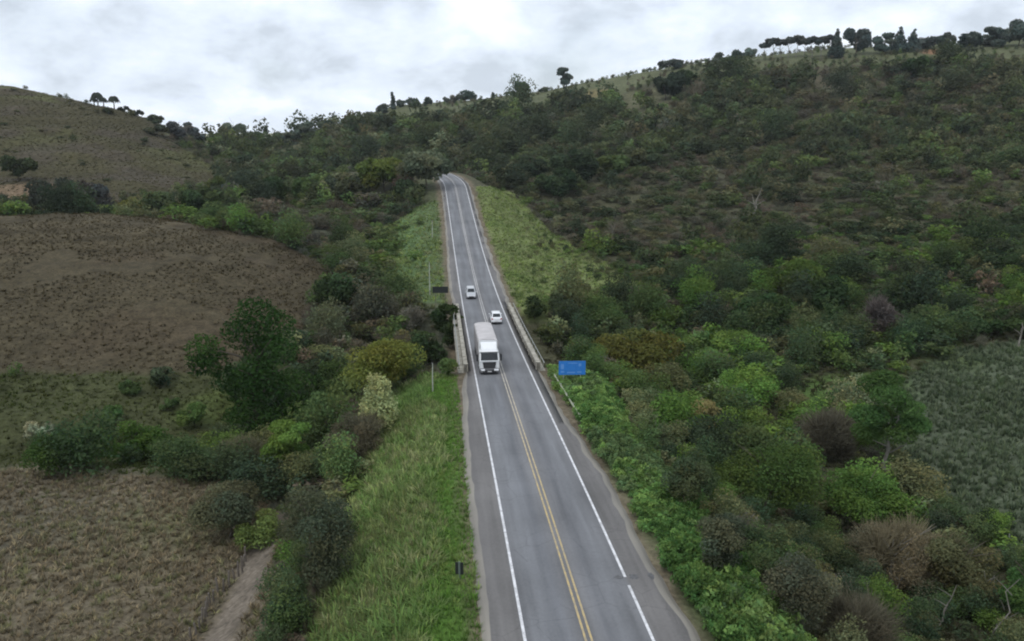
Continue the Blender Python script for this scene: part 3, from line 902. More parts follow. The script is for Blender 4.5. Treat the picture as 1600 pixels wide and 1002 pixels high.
tree('grey_green_bush', 'soft grey green bush at the upper end of the dirt track', B_, 358, 838, 118, 92, (.062, .068, .040), 'round', 15, trunk=.05)
tree('light_green_bush', 'yellow green low bush right at the head of the dirt track', B_, 408, 855, 80, 60, (.085, .110, .034), 'round', 151, trunk=.05)
for i, (px, py, w, h, c, l) in enumerate([
    (88, 742, 78, 66, (.032, .056, .016), 'dark rounded bush at the left end of the low hedge above the dry field'),
    (150, 728, 84, 58, (.050, .090, .020), 'bright green bush second from the left in the low hedge above the dry field'),
    (215, 722, 92, 64, (.042, .076, .018), 'green bush in the middle of the low hedge above the dry field'),
    (275, 730, 80, 52, (.038, .062, .020), 'green bush at the right end of the low hedge above the dry field'),
    (60, 690, 60, 30, (.16, .17, .11), 'pale whitish low bush behind the left end of the low hedge'),
    (182, 668, 60, 34, (.040, .070, .022), 'small green bush in the pasture behind the low hedge'),
    (205, 618, 36, 26, (.034, .054, .020), 'small dark round bush in the pasture nearest the foot of the brown field'),
    (254, 604, 46, 32, (.036, .052, .030), 'dark bluish bush in the pasture at the foot of the brown field'),
    (262, 640, 50, 18, (.045, .070, .026), 'flat low green bush in the middle of the pasture'),
    (305, 665, 62, 34, (.055, .085, .026), 'green bush in the pasture left of the tall dark tree')]):
    tree('pasture_bush', l, B_, px, py, w, h, c, 'round', 30 + i, trunk=.02)
tree('dark_tree', 'dark green tree hiding the far end of the left bridge parapet', T_, 697, 530, 56, 62, (.030, .048, .018), 'round', 50, trunk=.1)
tree('green_tree', 'dark green tree at the lower edge of the brown hill field', T_, 532, 486, 84, 62, (.036, .056, .024), 'round', 51, trunk=.1, zmin=120)
tree('green_tree', 'small olive tree at the right corner of the brown hill field', T_, 575, 462, 70, 44, (.052, .066, .030), 'round', 52, trunk=.1, zmin=120)
tree('roadside_tree', 'round grey green tree with dark underside where the road bends away', T_, 664, 304, 78, 60, (.095, .108, .066), 'flat', 53, Z=276, dens=2.2)
tree('yellow_green_tree', 'large yellow green tree left of the tree at the road bend', T_, 598, 300, 96, 62, (.085, .105, .028), 'round', 54, Z=300, trunk=.2, dens=1.5)
tree('roadside_tree', 'dark low tree under the left side of the round tree at the road bend', T_, 640, 316, 56, 40, (.040, .055, .028), 'round', 531, Z=268, dens=2)
tree('brown_tree', 'brownish bare tree beside the tree at the road bend', T_, 632, 308, 44, 36, (.085, .066, .052), 'bare', 55, Z=285)
belt = [(30, 296, 60, 40, 300, (.042, .052, .024), 'dark tree at the left edge of the picture below the far grassy hill'), (92, 335, 90, 66, 250, (.046, .052, .038), 'dark grey tree at the left end of the tree belt behind the brown field'),
        (140, 336, 76, 62, 252, (.062, .062, .056), 'greyish half bare tree second in the tree belt behind the brown field'), (200, 318, 40, 34, 262, (.095, .10, .030), 'yellow green small tree in the tree belt behind the brown field'),
        (252, 336, 74, 44, 255, (.062, .080, .036), 'pale green rounded tree in the tree belt behind the brown field'), (318, 336, 84, 52, 258, (.038, .056, .024), 'broad dark green tree in the tree belt behind the brown field'),
        (352, 312, 70, 34, 300, (.060, .078, .028), 'olive tree at the tip of the far grassy hill'), (425, 324, 62, 44, 290, (.034, .052, .022), 'dark tree in the valley right of the far grassy hill'),
        (482, 318, 76, 40, 300, (.056, .082, .028), 'green tree in the valley above the grey shrub field'), (540, 322, 60, 40, 292, (.052, .060, .034), 'olive tree in the valley left of the yellow green tree'),
        (340, 338, 18, 14, 256, (.27, .25, .15), 'small straw coloured bush on the crest of the brown field')]
for i, (px, py, w, h, Z, c, l) in enumerate(belt):
    tree('valley_tree', l, T_, px, py, w, h, c, 'round', 70 + i, Z=Z, trunk=.12, dens=1.5)
# skyline
SKY_T = [
    (245, 206, 36, 42, 400, (.046, .052, .030), 'round', 'tall dark tree at the left end of the clump beside the far grassy hill'), (278, 208, 38, 36, 410, (.050, .052, .050), 'round', 'grey dark tree in the clump beside the far grassy hill'),
    (298, 206, 34, 38, 430, (.060, .066, .062), 'tiers', 'open topped tree in the clump beside the far grassy hill'), (312, 208, 26, 24, 440, (.042, .050, .042), 'round', 'small dark tree at the right end of the clump beside the far grassy hill'),
    (325, 203, 8, 12, 620, (.035, .045, .035), 'column', 'tiny pointed tree in the gap between the hills'), (364, 212, 60, 24, 760, (.050, .070, .048), 'round', 'long low clump of trees far away in the gap between the hills'),
    (330, 216, 40, 22, 440, (.20, .20, .15), 'round', 'pale grey bush in front of the gap between the hills'),
    (452, 208, 30, 26, 500, (.042, .052, .036), 'tiers', 'first ragged tree on the ridge right of the gap'), (478, 205, 44, 34, 510, (.050, .062, .046), 'tiers', 'ragged spreading tree on the ridge right of the gap'),
    (508, 196, 40, 28, 540, (.040, .052, .034), 'round', 'dark rounded tree on the ridge below the tall thin tree'), (545, 186, 46, 26, 570, (.042, .055, .036), 'round', 'broad dark tree on the ridge left of the tall thin tree'),
    (572, 174, 40, 22, 600, (.046, .060, .040), 'round', 'low tree on the ridge just left of the tall thin tree'), (598, 166, 26, 18, 620, (.034, .045, .034), 'round', 'small round tree on the ridge at the foot of the tall thin tree'),
    (614, 162, 9, 26, 625, (.040, .048, .040), 'column', 'tall thin tree standing on the ridge'), (626, 158, 16, 13, 630, (.034, .045, .034), 'round', 'small dark tree right of the tall thin tree'),
    (645, 160, 24, 16, 630, (.055, .065, .050), 'round', 'pale grey tree on the ridge right of the tall thin tree'), (668, 157, 18, 14, 630, (.034, .045, .034), 'round', 'dark dome shaped small tree on the ridge near the tall thin tree'),
    (705, 152, 26, 14, 640, (.060, .066, .056), 'round', 'low grey tree on the grassy ridge'), (728, 152, 32, 22, 640, (.036, .048, .036), 'flat', 'dark flat topped pair of crowns on the grassy ridge'),
    (770, 142, 5, 9, 640, (.036, .045, .036), 'column', 'tiny lone tree on the bare skyline'), (814, 138, 28, 25, 610, (.026, .036, .028), 'round', 'dark round lone tree on the skyline'),
    (801, 139, 8, 8, 612, (.030, .040, .030), 'round', 'tiny bush beside the dark round lone tree'), (881, 136, 34, 40, 600, (.034, .046, .036), 'tiers', 'tall lone tree leaning left on the skyline'), (850, 138, 22, 9, 600, (.046, .058, .040), 'round', 'low bush between the two lone skyline trees'),
    (1046, 98, 46, 22, 560, (.034, .044, .038), 'flat', 'wide dark wedge shaped tree on the right skyline'), (1125, 92, 20, 22, 530, (.050, .064, .050), 'round', 'pale green round tree on the right skyline'), (1150, 94, 26, 26, 525, (.032, .044, .036), 'round', 'dark tree on the right skyline left of the avenue'),
    (1174, 92, 22, 24, 528, (.075, .090, .070), 'round', 'pale tree beside the left end of the avenue'), (1305, 92, 24, 44, 500, (.032, .044, .038), 'cone', 'tall pointed tree at the right end of the avenue'), (1336, 92, 46, 46, 505, (.038, .050, .046), 'round', 'broad tree right of the tall pointed tree'),
    (1378, 88, 40, 40, 500, (.040, .054, .044), 'round', 'tree with uneven top left of the twin pointed trees'), (1403, 88, 26, 40, 498, (.032, .044, .038), 'cone', 'left one of the twin pointed trees on the right ridge'), (1425, 84, 22, 34, 496, (.032, .044, .038), 'cone', 'right one of the twin pointed trees on the right ridge'),
    (1448, 70, 38, 24, 500, (.046, .056, .050), 'flat', 'flat open crowned tree above the bare red soil'), (1476, 80, 30, 32, 488, (.026, .036, .030), 'round', 'dark pointed dome tree right of the bare red soil'), (1514, 84, 40, 32, 485, (.024, .034, .028), 'round', 'dark round tree second right of the bare red soil'),
    (1550, 80, 54, 38, 490, (.044, .056, .046), 'round', 'broad grey green tree near the right edge of the skyline'), (1592, 78, 50, 40, 482, (.038, .050, .040), 'round', 'dark tree at the right edge of the skyline'), (1640, 76, 60, 44, 480, (.038, .050, .040), 'round', 'dark tree just past the right edge of the skyline')]
for i, (px, py, w, h, Z, c, st, l) in enumerate(SKY_T):
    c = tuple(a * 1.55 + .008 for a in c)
    if st == 'round' and w > 24 and i % 3 == 0: st = 'tiers'
    tree('ridge_tree', l, T_, px, py, w, h, c, st, 120 + i, Z=Z, trunk=.08 if st != 'flat' else .3, dens=3.0, leaf_px=3.4, sink=0.6 + (.16 * h * Z / F if st in ('flat', 'tiers') else 0))
for i in range(9):                                           # the avenue with bare pale trunks: light shows under the crowns
    t = i / 8
    r_ = tree('avenue_tree', 'pale trunked tree in the avenue of trees on the right skyline', T_, 1194 + 100 * t, 91 - 8 * t, (19, 24, 21, 26, 20, 25, 22, 27, 21)[i], (27, 33, 29, 31, 34, 28, 32, 30, 33)[i], (.060, .070, .064), 'custom', 170 + i, Z=522 - 14 * t, dens=3.2, leaf_px=3.2, lobes=[(.30 * math.cos(a_ + i), .30 * math.sin(a_ + i), .80 + .06 * math.sin(3 * a_ + 2 * i), .19, .6) for a_ in (0, 1.1, 2.0, 3.1, 4.2, 5.3)] + [(0, 0, .86, .22, .7)], group='trees of the avenue on the right skyline', bark=M_PALE_BARK)
for i, (px, py, w, h, Z, c, l) in enumerate([(1433, 118, 44, 36, 440, (.036, .056, .020), 'dark green lone bush below the bare red soil on the right ridge'), (1040, 150, 60, 44, 470, (.030, .042, .028), 'large dark tree on the slope below the wedge shaped skyline tree'),
        (1070, 140, 40, 34, 480, (.032, .050, .024), 'dark green tree right of the large dark slope tree'), (614, 190, 16, 20, 560, (.044, .052, .018), 'small round olive tree alone on the grassy slope'), (885, 170, 26, 16, 540, (.050, .060, .024), 'bush below the straw coloured clearing near the ridge'),
        (900, 300, 100, 50, 330, (.034, .048, .026), 'broad dark tree in the wood right of the road bend'), (870, 320, 70, 46, 312, (.036, .054, .026), 'dark green tree beside the grassy verge right of the road'), (960, 290, 60, 34, 335, (.070, .095, .036), 'paler green tree in the wood right of the road bend'),
        (830, 290, 60, 44, 340, (.034, .048, .028), 'dark tree behind the crest of the road verge'), (1000, 260, 80, 40, 350, (.064, .076, .040), 'grey green tree in the hillside wood')]):
    tree('slope_tree', l, T_, px, py, w, h, c, 'round', 200 + i, Z=Z, trunk=.1, dens=2.0)
# right of the road
for i, (px, py, w, h, c, st, l) in enumerate([
    (985, 612, 140, 102, (.090, .090, .026), 'flat', 'yellow olive spreading tree behind the blue sign'), (1035, 640, 84, 76, (.066, .068, .030), 'round', 'brownish olive tree right of the yellow olive spreading tree'),
    (935, 570, 60, 62, (.032, .044, .020), 'round', 'dark tree directly behind the blue sign'), (1092, 690, 76, 80, (.130, .118, .052), 'tiers', 'yellowish dry topped small tree in the ravine'),
    (1385, 745, 130, 165, (.048, .085, .026), 'tiers', 'green layered tree with a pale straight trunk at the edge of the grey green field'), (1200, 815, 190, 130, (.046, .070, .020), 'flat', 'broad green spreading tree in the ravine'),
    (1155, 745, 130, 90, (.050, .068, .026), 'round', 'green tree in the ravine above the broad spreading tree'), (1345, 830, 150, 95, (.054, .095, .024), 'round', 'bright green tree below the tree with the pale trunk'),
    (1290, 720, 110, 80, (.070, .064, .046), 'bare', 'purplish brown leafless tree left of the tree with the pale trunk'), (1400, 925, 205, 112, (.112, .098, .062), 'bare', 'wide light brown leafless tree low in the ravine'),
    (1235, 470, 110, 66, (.056, .086, .022), 'flat', 'bright topped green tree at the foot of the right hillside'), (1190, 530, 100, 76, (.034, .056, .022), 'round', 'dark green tree below the bright topped tree of the right hillside'),
    (1290, 500, 90, 66, (.030, .048, .020), 'round', 'dark round tree right of the bright topped tree'), (1372, 535, 60, 72, (.085, .072, .066), 'bare', 'greyish pink leafless tree above the grey green field'),
    (1450, 520, 120, 40, (.034, .058, .022), 'round', 'low dark green tree along the top of the grey green field'), (1560, 525, 130, 44, (.036, .058, .022), 'round', 'dark green trees edge clump above the field at the right edge'),
    (1500, 930, 120, 110, (.075, .074, .036), 'round', 'olive brown leafy tree near the lower right corner'), (1120, 900, 90, 110, (.050, .058, .036), 'round', 'grey green bush beside the lush weeds of the right verge'),
    (1240, 985, 120, 120, (.058, .062, .040), 'round', 'grey green bush at the bottom of the ravine beside the weeds'), (1340, 1030, 150, 110, (.072, .066, .046), 'bare', 'brown leafless bush at the bottom edge of the picture'),
    (1590, 990, 70, 150, (.040, .072, .022), 'round', 'green tree cut by the lower right edge of the picture'), (1070, 800, 76, 90, (.044, .056, .028), 'round', 'dark olive bush below the verge weeds at mid slope')]):
    tree('ravine_tree' if h > 70 else 'field_edge_tree', l, T_, px, py, w, h, c, st, 230 + i, trunk=.12, bark=M_PALE_BARK if 'pale straight' in l or st == 'bare' else None, dens=1.0)
def bare_trunk(label, px, py, h_px, lean, seed):
    q, Z = hit(px, py)
    s = Z / F
    root = empty('dead_tree', q); tag(root, label, 'dead tree')
    FOOT.append((q[0], q[1], 0.5))
    rng = random.Random(seed)
    h = h_px * s
    mb = MB()
    top = (lean * h, rng.uniform(-.2, .2) * h, h)
    limbs(mb, (0, 0, -.4), top, max(0.05, 1.8 * s), rng, 0)
    mb.build('trunk', M_PALE_BARK, root, sm=True)
    for k in range(4):
        t = rng.uniform(.35, .85)
        b = Vector(top) * t
        a = rng.uniform(0, 6.28); ln = h * rng.uniform(.2, .42)
        m2 = MB(); d = Vector((math.cos(a), math.sin(a) * .6, rng.uniform(.5, 1.2))).normalized()
        m2.tube([b, b + d * ln * .5 + Vector((0, 0, .05)), b + d * ln], [0.9 * s, .6 * s, .2 * s], 5)
        m2.build('branch', M_PALE_BARK, root, sm=True)
for i, (px, py, w, h, c, l) in enumerate([(668, 572, 62, 58, (.040, .058, .024), 'green bush in the ravine left of the left bridge parapet'), (700, 588, 40, 30, (.058, .085, .030), 'small green bush at the near end of the left bridge parapet'),
        (708, 545, 34, 40, (.034, .052, .022), 'dark bush pressed against the outside of the left bridge parapet'), (858, 540, 40, 38, (.062, .078, .032), 'olive bush against the outside of the right bridge parapet'), (835, 500, 46, 40, (.044, .062, .026), 'green bush at the far end of the right bridge parapet'),
        (880, 500, 54, 44, (.050, .058, .030), 'brownish green bush in the ravine between the right parapet and the yellow olive tree')]):
    tree('ravine_bush', l, B_, px, py, w, h, c, 'round', 270 + i, trunk=.04)
for i, a in enumerate([('pale dead tree with a fork standing inside the wide light brown leafless tree', 1400, 935, 85, .05, 1), ('pale dead tree leaning right at the bottom of the picture', 1455, 1010, 90, .4, 2), ('tall pale dead tree leaning right near the lower right corner', 1535, 1020, 135, .22, 3),
                       ('pale broken dead trunk leaning left near the lower right corner', 1562, 955, 70, -.55, 4), ('pale thin dead tree on the right hillside', 1170, 345, 50, .35, 5), ('pale dead tree beside the pink grey leafless tree', 1590, 545, 40, .1, 6), ('pale dead trunk slanting in the ravine behind the right bridge parapet', 892, 515, 26, .5, 7),
                       ('pale dead tree at the left foot of the right hillside', 955, 375, 26, .2, 8)]):
    bare_trunk(*a)
def palm(label, px, py, h_px, Z, seed):
    q = PZ(px, py, Z); q[2] = H(q[0], q[1])[0]
    h = h_px * Z / F
    root = empty('palm_tree', q); tag(root, label, 'palm')
    rng = random.Random(seed)
    mb = MB(); mb.tube([(0, 0, -.3), (.1, 0, h * .4), (.05, .1, h * .8)], [.32, .24, .2], 7); mb.build('trunk', M_BARK, root, sm=True)
    mb = MB()
    for k in range(26):
        a = 2 * math.pi * k / 26 + rng.uniform(-.2, .2); ln = h * rng.uniform(.34, .46); up = rng.uniform(-.3, 1.1)
        pr = None
        for j in range(7):
            t = j / 6
            c = Vector((math.cos(a) * ln * t, math.sin(a) * ln * t, h * .8 + ln * (up * t - (0.95 + up) * t * t)))
            s = Vector((-math.sin(a), math.cos(a), -.3)) * (0.24 * ln * math.sin(math.pi * (0.12 + 0.86 * t)))
            if pr: mb.quad(pr[0], pr[1], c + s, c); mb.quad(pr[0], c, c - s + Vector((0, 0, s.z * 2)), pr[2])
            pr = (c, c + s, c - s + Vector((0, 0, s.z * 2)))
    mb.build('crown', M_PALM, root)
M_PALM = mat('palm_frond', (.022, .030, .018), .7, spec=.2, noise=.3, nscale=.5)
palm('palm with a tall crown, the middle one on the far grassy hilltop', 153, 163, 26, 420, 1)
palm('lower bushy palm, left of the pair on the far grassy hilltop', 147, 163, 16, 418, 2)
palm('short bushy palm just right of the tall crowned palm', 162, 165, 18, 419, 3)
palm('slim palm standing apart at the right on the far grassy hilltop', 178, 164, 24, 418, 4)
tree('hilltop_bush', 'lone dark low bush on the far hill slope below the palms', B_, 170, 178, 20, 9, (.05, .055, .03), 'round', 301, Z=405, trunk=.02, dens=2)
for i, (px, py, w, h, Z) in enumerate([(195, 172, 26, 9, 421), (215, 178, 24, 10, 420)]):
    tree('hilltop_bush', ['dark low hedge bush on the crest right of the palms', 'dark low hedge bush at the end of the crest beside the tree clump'][i], B_, px, py, w, h, (.05, .056, .04), 'round', 305 + i, Z=Z, trunk=.02, dens=2)
# ------------------------------------------------------------------ shrubs of the hillsides and ravines
foot = np.array(FOOT)
def grid_points(x0, x1, y0, y1, step, seed):
    r = np.random.default_rng(seed)
    X, Y = np.meshgrid(np.arange(x0, x1, step), np.arange(y0, y1, step))
    X = X.ravel() + r.uniform(-.5, .5, X.size) * step * 0.95
    Y = Y.ravel() + r.uniform(-.5, .5, Y.size) * step * 0.95
    z = H(X, Y)
    px, py, Z = project(X, Y, z)
    k = (Z > 25) & (px > -420) & (px < 2150) & (py > 0) & (py < 1130)
    return X[k], Y[k], z[k], r
def near_foot(x, y, f):
    o = np.zeros(len(x), bool)
    for fx_, fy_, fr in foot:
        o |= (x - fx_) ** 2 + (y - fy_) ** 2 < (fr * f) ** 2
    return o
PAL = np.array([(.046, .066, .030), (.060, .090, .033), (.080, .086, .042), (.085, .084, .060), (.098, .084, .060), (.078, .128, .032), (.036, .052, .028), (.105, .118, .060)])
#                dark green         mid green            olive               grey                brown grey          bright              very dark           pale
BLOT = [(1180, 320, 200, 78, [.3, .5, 1.6, 3.4, 5.0, .1, .3, .3]), (1060, 300, 200, 45, [.3, .5, 1.0, 2.6, 3.6, .1, .3, .4]), (1350, 330, 200, 50, [.4, .6, 1.4, 3.0, 3.6, .1, .3, .3]), (880, 230, 300, 70, [1.8, 1.4, .8, .9, .6, .2, 1.6, .4]), (1480, 400, 150, 45, [2.0, 1.8, .6, .4, .3, 1.0, 1.6, .2]),
        (1520, 250, 200, 70, [1.2, 1.6, 1.4, 1.2, .5, .5, .5, .5]), (1350, 160, 300, 60, [.6, .8, 1.4, 1.8, 2.0, .2, .2, .4]), (1150, 640, 60, 26, [1.2, 2.4, 1.6, .2, .3, 2.6, .4, .3]), (1150, 820, 40, 22, [1.2, 2.4, 1.8, .2, .4, 2.2, .5, .3]),
        (1350, 900, 40, 18, [.5, .7, 1.2, 1.8, 2.4, .3, .6, .3]), (600, 220, 300, 90, [1.5, 1.2, .8, 1.0, 1.0, .3, 1.2, .5]), (620, 510, 100, 30, [.8, .9, .8, 2.4, 1.6, .2, .8, .4]), (480, 780, 50, 20, [.6, 1.0, 1.6, 1.4, 1.6, .4, .6, .5]), (1250, 450, 150, 30, [2.0, 1.8, .8, .5, .6, 1.0, 1.6, .3])]
BL = [(hit(a, b, c)[0], r, np.array(w)) for a, b, c, r, w in BLOT]
def palette_pick(x, y, rng):
    w = np.ones((len(x), len(PAL))) * 0.25
    for q, r, ww in BL:
        w += np.exp(-((x - q[0]) ** 2 + (y - q[1]) ** 2) / (r * r))[:, None] * ww
    for c in range(len(PAL)):
        w[:, c] *= 0.15 + 2.4 * fbm(x / 17, y / 17, 300 + c, 2) ** 3 * 2
    cw = np.cumsum(w / w.sum(1, keepdims=True), 1)
    return (rng.random(len(x))[:, None] > cw).sum(1).clip(0, len(PAL) - 1)
P_, S_, Hh, Cc, Kd, Zn, ZZ = [], [], [], [], [], [], []
for (y0, y1, step, x0, x1) in [(28, 150, 2.0, -110, 180), (150, 260, 2.5, -190, 300), (260, 420, 3.2, -330, 450), (420, 700, 4.4, -420, 600)]:
    x, y, z, r = grid_points(x0, x1, y0, y1, step, int(y0))
    zn_, px, py, Z, d, lat, ri = zones(x, y, z)
    dens = np.select([zn_ == Z_WOOD, zn_ == Z_MID, zn_ == Z_GREY, zn_ == Z_RVERGE, zn_ == Z_LVERGE, zn_ == Z_HILL, zn_ == Z_PAST, zn_ == Z_FARG], [.85, .85, .9, .32, .6, .05, .05, .1], 0.0)
    dens = np.where(zn_ == Z_RVERGE, np.interp(d, [17, 24, 40], [.06, .35, .85]), dens)
    dens = np.where((zn_ == Z_LVERGE) & (d < 19), .16, dens)
    dens = np.where(in_poly(px, py, [(1225, 600), (1300, 582), (1420, 588), (1440, 615), (1370, 650), (1250, 660)]) & (Z < 160), .06, dens)
    dens = np.where((px > 300) & (px < 450) & (Z > 480), dens * .35, dens)
    clear = smooth(0.5, 0.62, fbm(x / 45, y / 45, 63, 3)) * smooth(300, 480, y)
    dens = np.where(zn_ == Z_WOOD, dens * (1 - 0.7 * clear) * (0.55 + .9 * smooth(.25, .55, fbm(x / 12, y / 12, 91, 3))), dens)
    c = palette_pick(x, y, r)
    big_ = np.select([(c == 0) | (c == 6), c == 1, c == 5, (c == 3) | (c == 4)], [1.35, 1.2, 1.15, .8], 1.0)
    scr = np.clip(sum(np.exp(-((x - q[0]) ** 2 + (y - q[1]) ** 2) / (rr * rr)) for q, rr, ww in BL if ww[4] > 2.2 and rr > 40), 0, 1) * (y > 140)
    scr = scr * smooth(.3, .5, fbm(x / 22, y / 22, 97, 3) + .1 * scr)
    dens = np.where(zn_ == Z_WOOD, np.clip(dens * (1 + .35 * scr), 0, .97), dens)
    w = step * (1.28 - .16 * scr) * np.clip(1.25 * np.exp(r.normal(size=len(x)) * .38), .6, 3.2) * big_ * np.select([zn_ == Z_GREY, zn_ == Z_RVERGE], [.85, .62], 1.0)
    w *= np.where(zn_ == Z_HILL, 0.8, 1)
    h = w * np.where(r.random(len(x)) < .14, r.uniform(.9, 1.5, len(x)), r.uniform(.45, .85, len(x)))
    h *= np.select([(c == 3) | (c == 4), (c == 0) | (c == 6)], [.72, 1.15], 1.0)
    h *= 1.1 - .38 * scr
    h *= np.select([zn_ == Z_GREY, zn_ == Z_RVERGE, zn_ == Z_LVERGE, zn_ == Z_HILL], [.7, .7, .6, .4], 1.0)
    opn = in_poly(px, py, [(440, 195), (560, 150), (860, 120), (1000, 80), (1600, 30), (1600, 88), (1400, 95), (1180, 105), (1010, 128), (930, 165), (860, 168), (720, 190), (560, 206), (440, 218)]) & (Z > 420)
    dens = np.where(opn & (zn_ == Z_WOOD), dens * np.where(px > 1000, .34, .16), dens)
    dens = np.where((px < 300) & (py < 205) & (Z > 380) & (zn_ != Z_HILL), 0, dens)
    w = np.where((px < 330) & (Z > 230), np.minimum(w, 4.2), w)
    w = np.where((Z > 400) & (px > 300) & (py < np.interp(px, [300, 450, 560, 700, 860, 1050, 1200, 1600], [226, 222, 205, 186, 172, 140, 118, 100])), np.minimum(w, 3.2), w)
    w = np.where(Z < 78, np.minimum(w, 3.4), w)
    w = np.where((zn_ == Z_RVERGE), np.minimum(w, 2.4), w)
    h = np.minimum(h, w * 1.1)
    keep = (r.random(len(x)) < dens) & (d > 9.6 + w * 0.5) & ~near_foot(x, y, 0.75) & (np.hypot(x, y) > 30)
    on_br = (y > BR0 - 3) & (y < BR1 + 3) & (d < 6.4 + w * .5)
    keep &= ~on_br
    keep &= ~((d < 24) & (y < BR0) & (lat > 0) & (d > 9) & (r.random(len(x)) < .35))
    trk = np.sqrt(((x[:, None] - tp[None, :, 0]) ** 2 + (y[:, None] - tp[None, :, 1]) ** 2).min(1))
    keep &= trk > 2.2 + w * .5
    keep[keep] &= visible(x[keep], y[keep], z[keep] + h[keep])
    x, y, z, w, h, zn_, Z, px, py, c = (a[keep] for a in (x, y, z, w, h, zn_, Z, px, py, c))
    c = np.where((zn_ == Z_GREY) | (zn_ == Z_MID), r.choice([3, 3, 4, 2, 1], len(x)), c)
    c = np.where(zn_ == Z_RVERGE, r.choice([7, 5, 2, 1, 7, 6], len(x)), c)
    c = np.where(zn_ == Z_LVERGE, r.choice([1, 1, 7, 5, 0], len(x)), c)
    c = np.where(zn_ == Z_HILL, r.choice([2, 6, 0], len(x)), c)
    tw_ = (((c == 4) & (r.random(len(x)) < .6)) | ((c == 3) & (r.random(len(x)) < .3)))
    P_.append(np.stack([x, y, z - 0.12], 1)); S_.append(w); Hh.append(h); Cc.append(c); Kd.append(tw_.astype(int)); Zn.append(zn_); ZZ.append(Z)
P_, S_, Hh, Cc, Kd, Zn, ZZ = (np.concatenate(a) for a in (P_, S_, Hh, Cc, Kd, Zn, ZZ))
tint = PAL[Cc] * np.where(P_[:, 1:2] < 140, 1.8, 1.45) * RNG.uniform(.82, 1.2, (len(P_), 1)) * RNG.uniform(.94, 1.06, (len(P_), 3))
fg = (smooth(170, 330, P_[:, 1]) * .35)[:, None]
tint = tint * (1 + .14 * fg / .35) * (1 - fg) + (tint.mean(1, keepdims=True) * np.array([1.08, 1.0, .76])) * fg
ppx, ppy, _ = project(P_[:, 0], P_[:, 1], P_[:, 2] + Hh * .5)
inframe = (ppx > -60) & (ppx < 1660) & (ppy > 0) & (ppy < 1080)
area = S_ * Hh / ZZ ** 2 * inframe
solo = np.zeros(len(P_), bool)
for kd in (0, 1):
    k = np.where(Kd == kd)[0]
    solo[k[np.argsort(-area[k])[:300]]] = True
solo &= inframe
CN = ['dark green', 'mid green', 'olive green', 'grey green', 'grey brown', 'bright green', 'very dark green', 'pale yellow green']
def place_name(i):
    x, y = P_[i, 0], P_[i, 1]
    q = Zn[i]
    if q == Z_MID: return 'in the grey scrub left of the bridge'
    if q == Z_GREY: return 'in the grey shrub field right of the brown field'
    if q == Z_RVERGE: return 'on the grassy verge right of the road past the bridge'
    if q == Z_LVERGE: return 'on the green bank left of the road past the bridge'
    if q == Z_HILL: return 'on the far left grassy hill'
    if q == Z_PAST: return 'in the green pasture on the left'
    if ppx[i] < 760 and y < 150: return 'in the thicket between the dry field and the road bank'
    if y < 135: return 'in the thicket of the ravine right of the road'
    if ppx[i] < 760: return 'in the valley thicket left of the road bend'
    return 'in the scrub of the right hillside'
hi_me = [mesh_np('shrub', *t) for t in SH_HI]
xl_me = [mesh_np('shrub', *shrub_t(120 + i, 2200, .027, 20)) for i in range(6)]
tw_me = [mesh_np('leafless_shrub', *t) for t in TW_HI]
for i in np.where(solo)[0]:
    bare_ = Kd[i] == 1
    o = link('leafless_shrub' if bare_ else 'shrub', tw_me[i % 4] if bare_ else (xl_me[i % 6] if S_[i] / ZZ[i] * F > 48 else hi_me[i % 9]), M_LEAF)
    o.location = P_[i]
    o.scale = (S_[i], S_[i] * RNG.uniform(.8, 1.2), Hh[i])
    o.rotation_euler = (0, 0, RNG.uniform(0, 6.28))
    o.color = (*tint[i], 1)
    pl = place_name(i)
    l = (CN[Cc[i]] + (' leafless shrub ' if bare_ else ' leafy shrub ') + pl)
    tag(o, l, 'shrub', l.replace('shrub', 'shrubs'))
for nm, kd, tm, lab in (('hillside_scrub', 0, SH_LO, 'mass of small leafy shrubs covering the hillsides and ravines'), ('leafless_scrub', 1, TW_LO, 'mass of small leafless grey brown shrubs on the hillsides')):
    k = np.where((Kd == kd) & ~solo)[0]
    V, Fq, T = scatter(tm, P_[k], S_[k], Hh[k], RNG.uniform(0, 6.28, len(k)), tint[k], RNG.integers(0, len(tm), len(k)))
    stuff(nm, V, Fq, T, lab, 'scrub')
print('shrubs', len(P_), solo.sum())

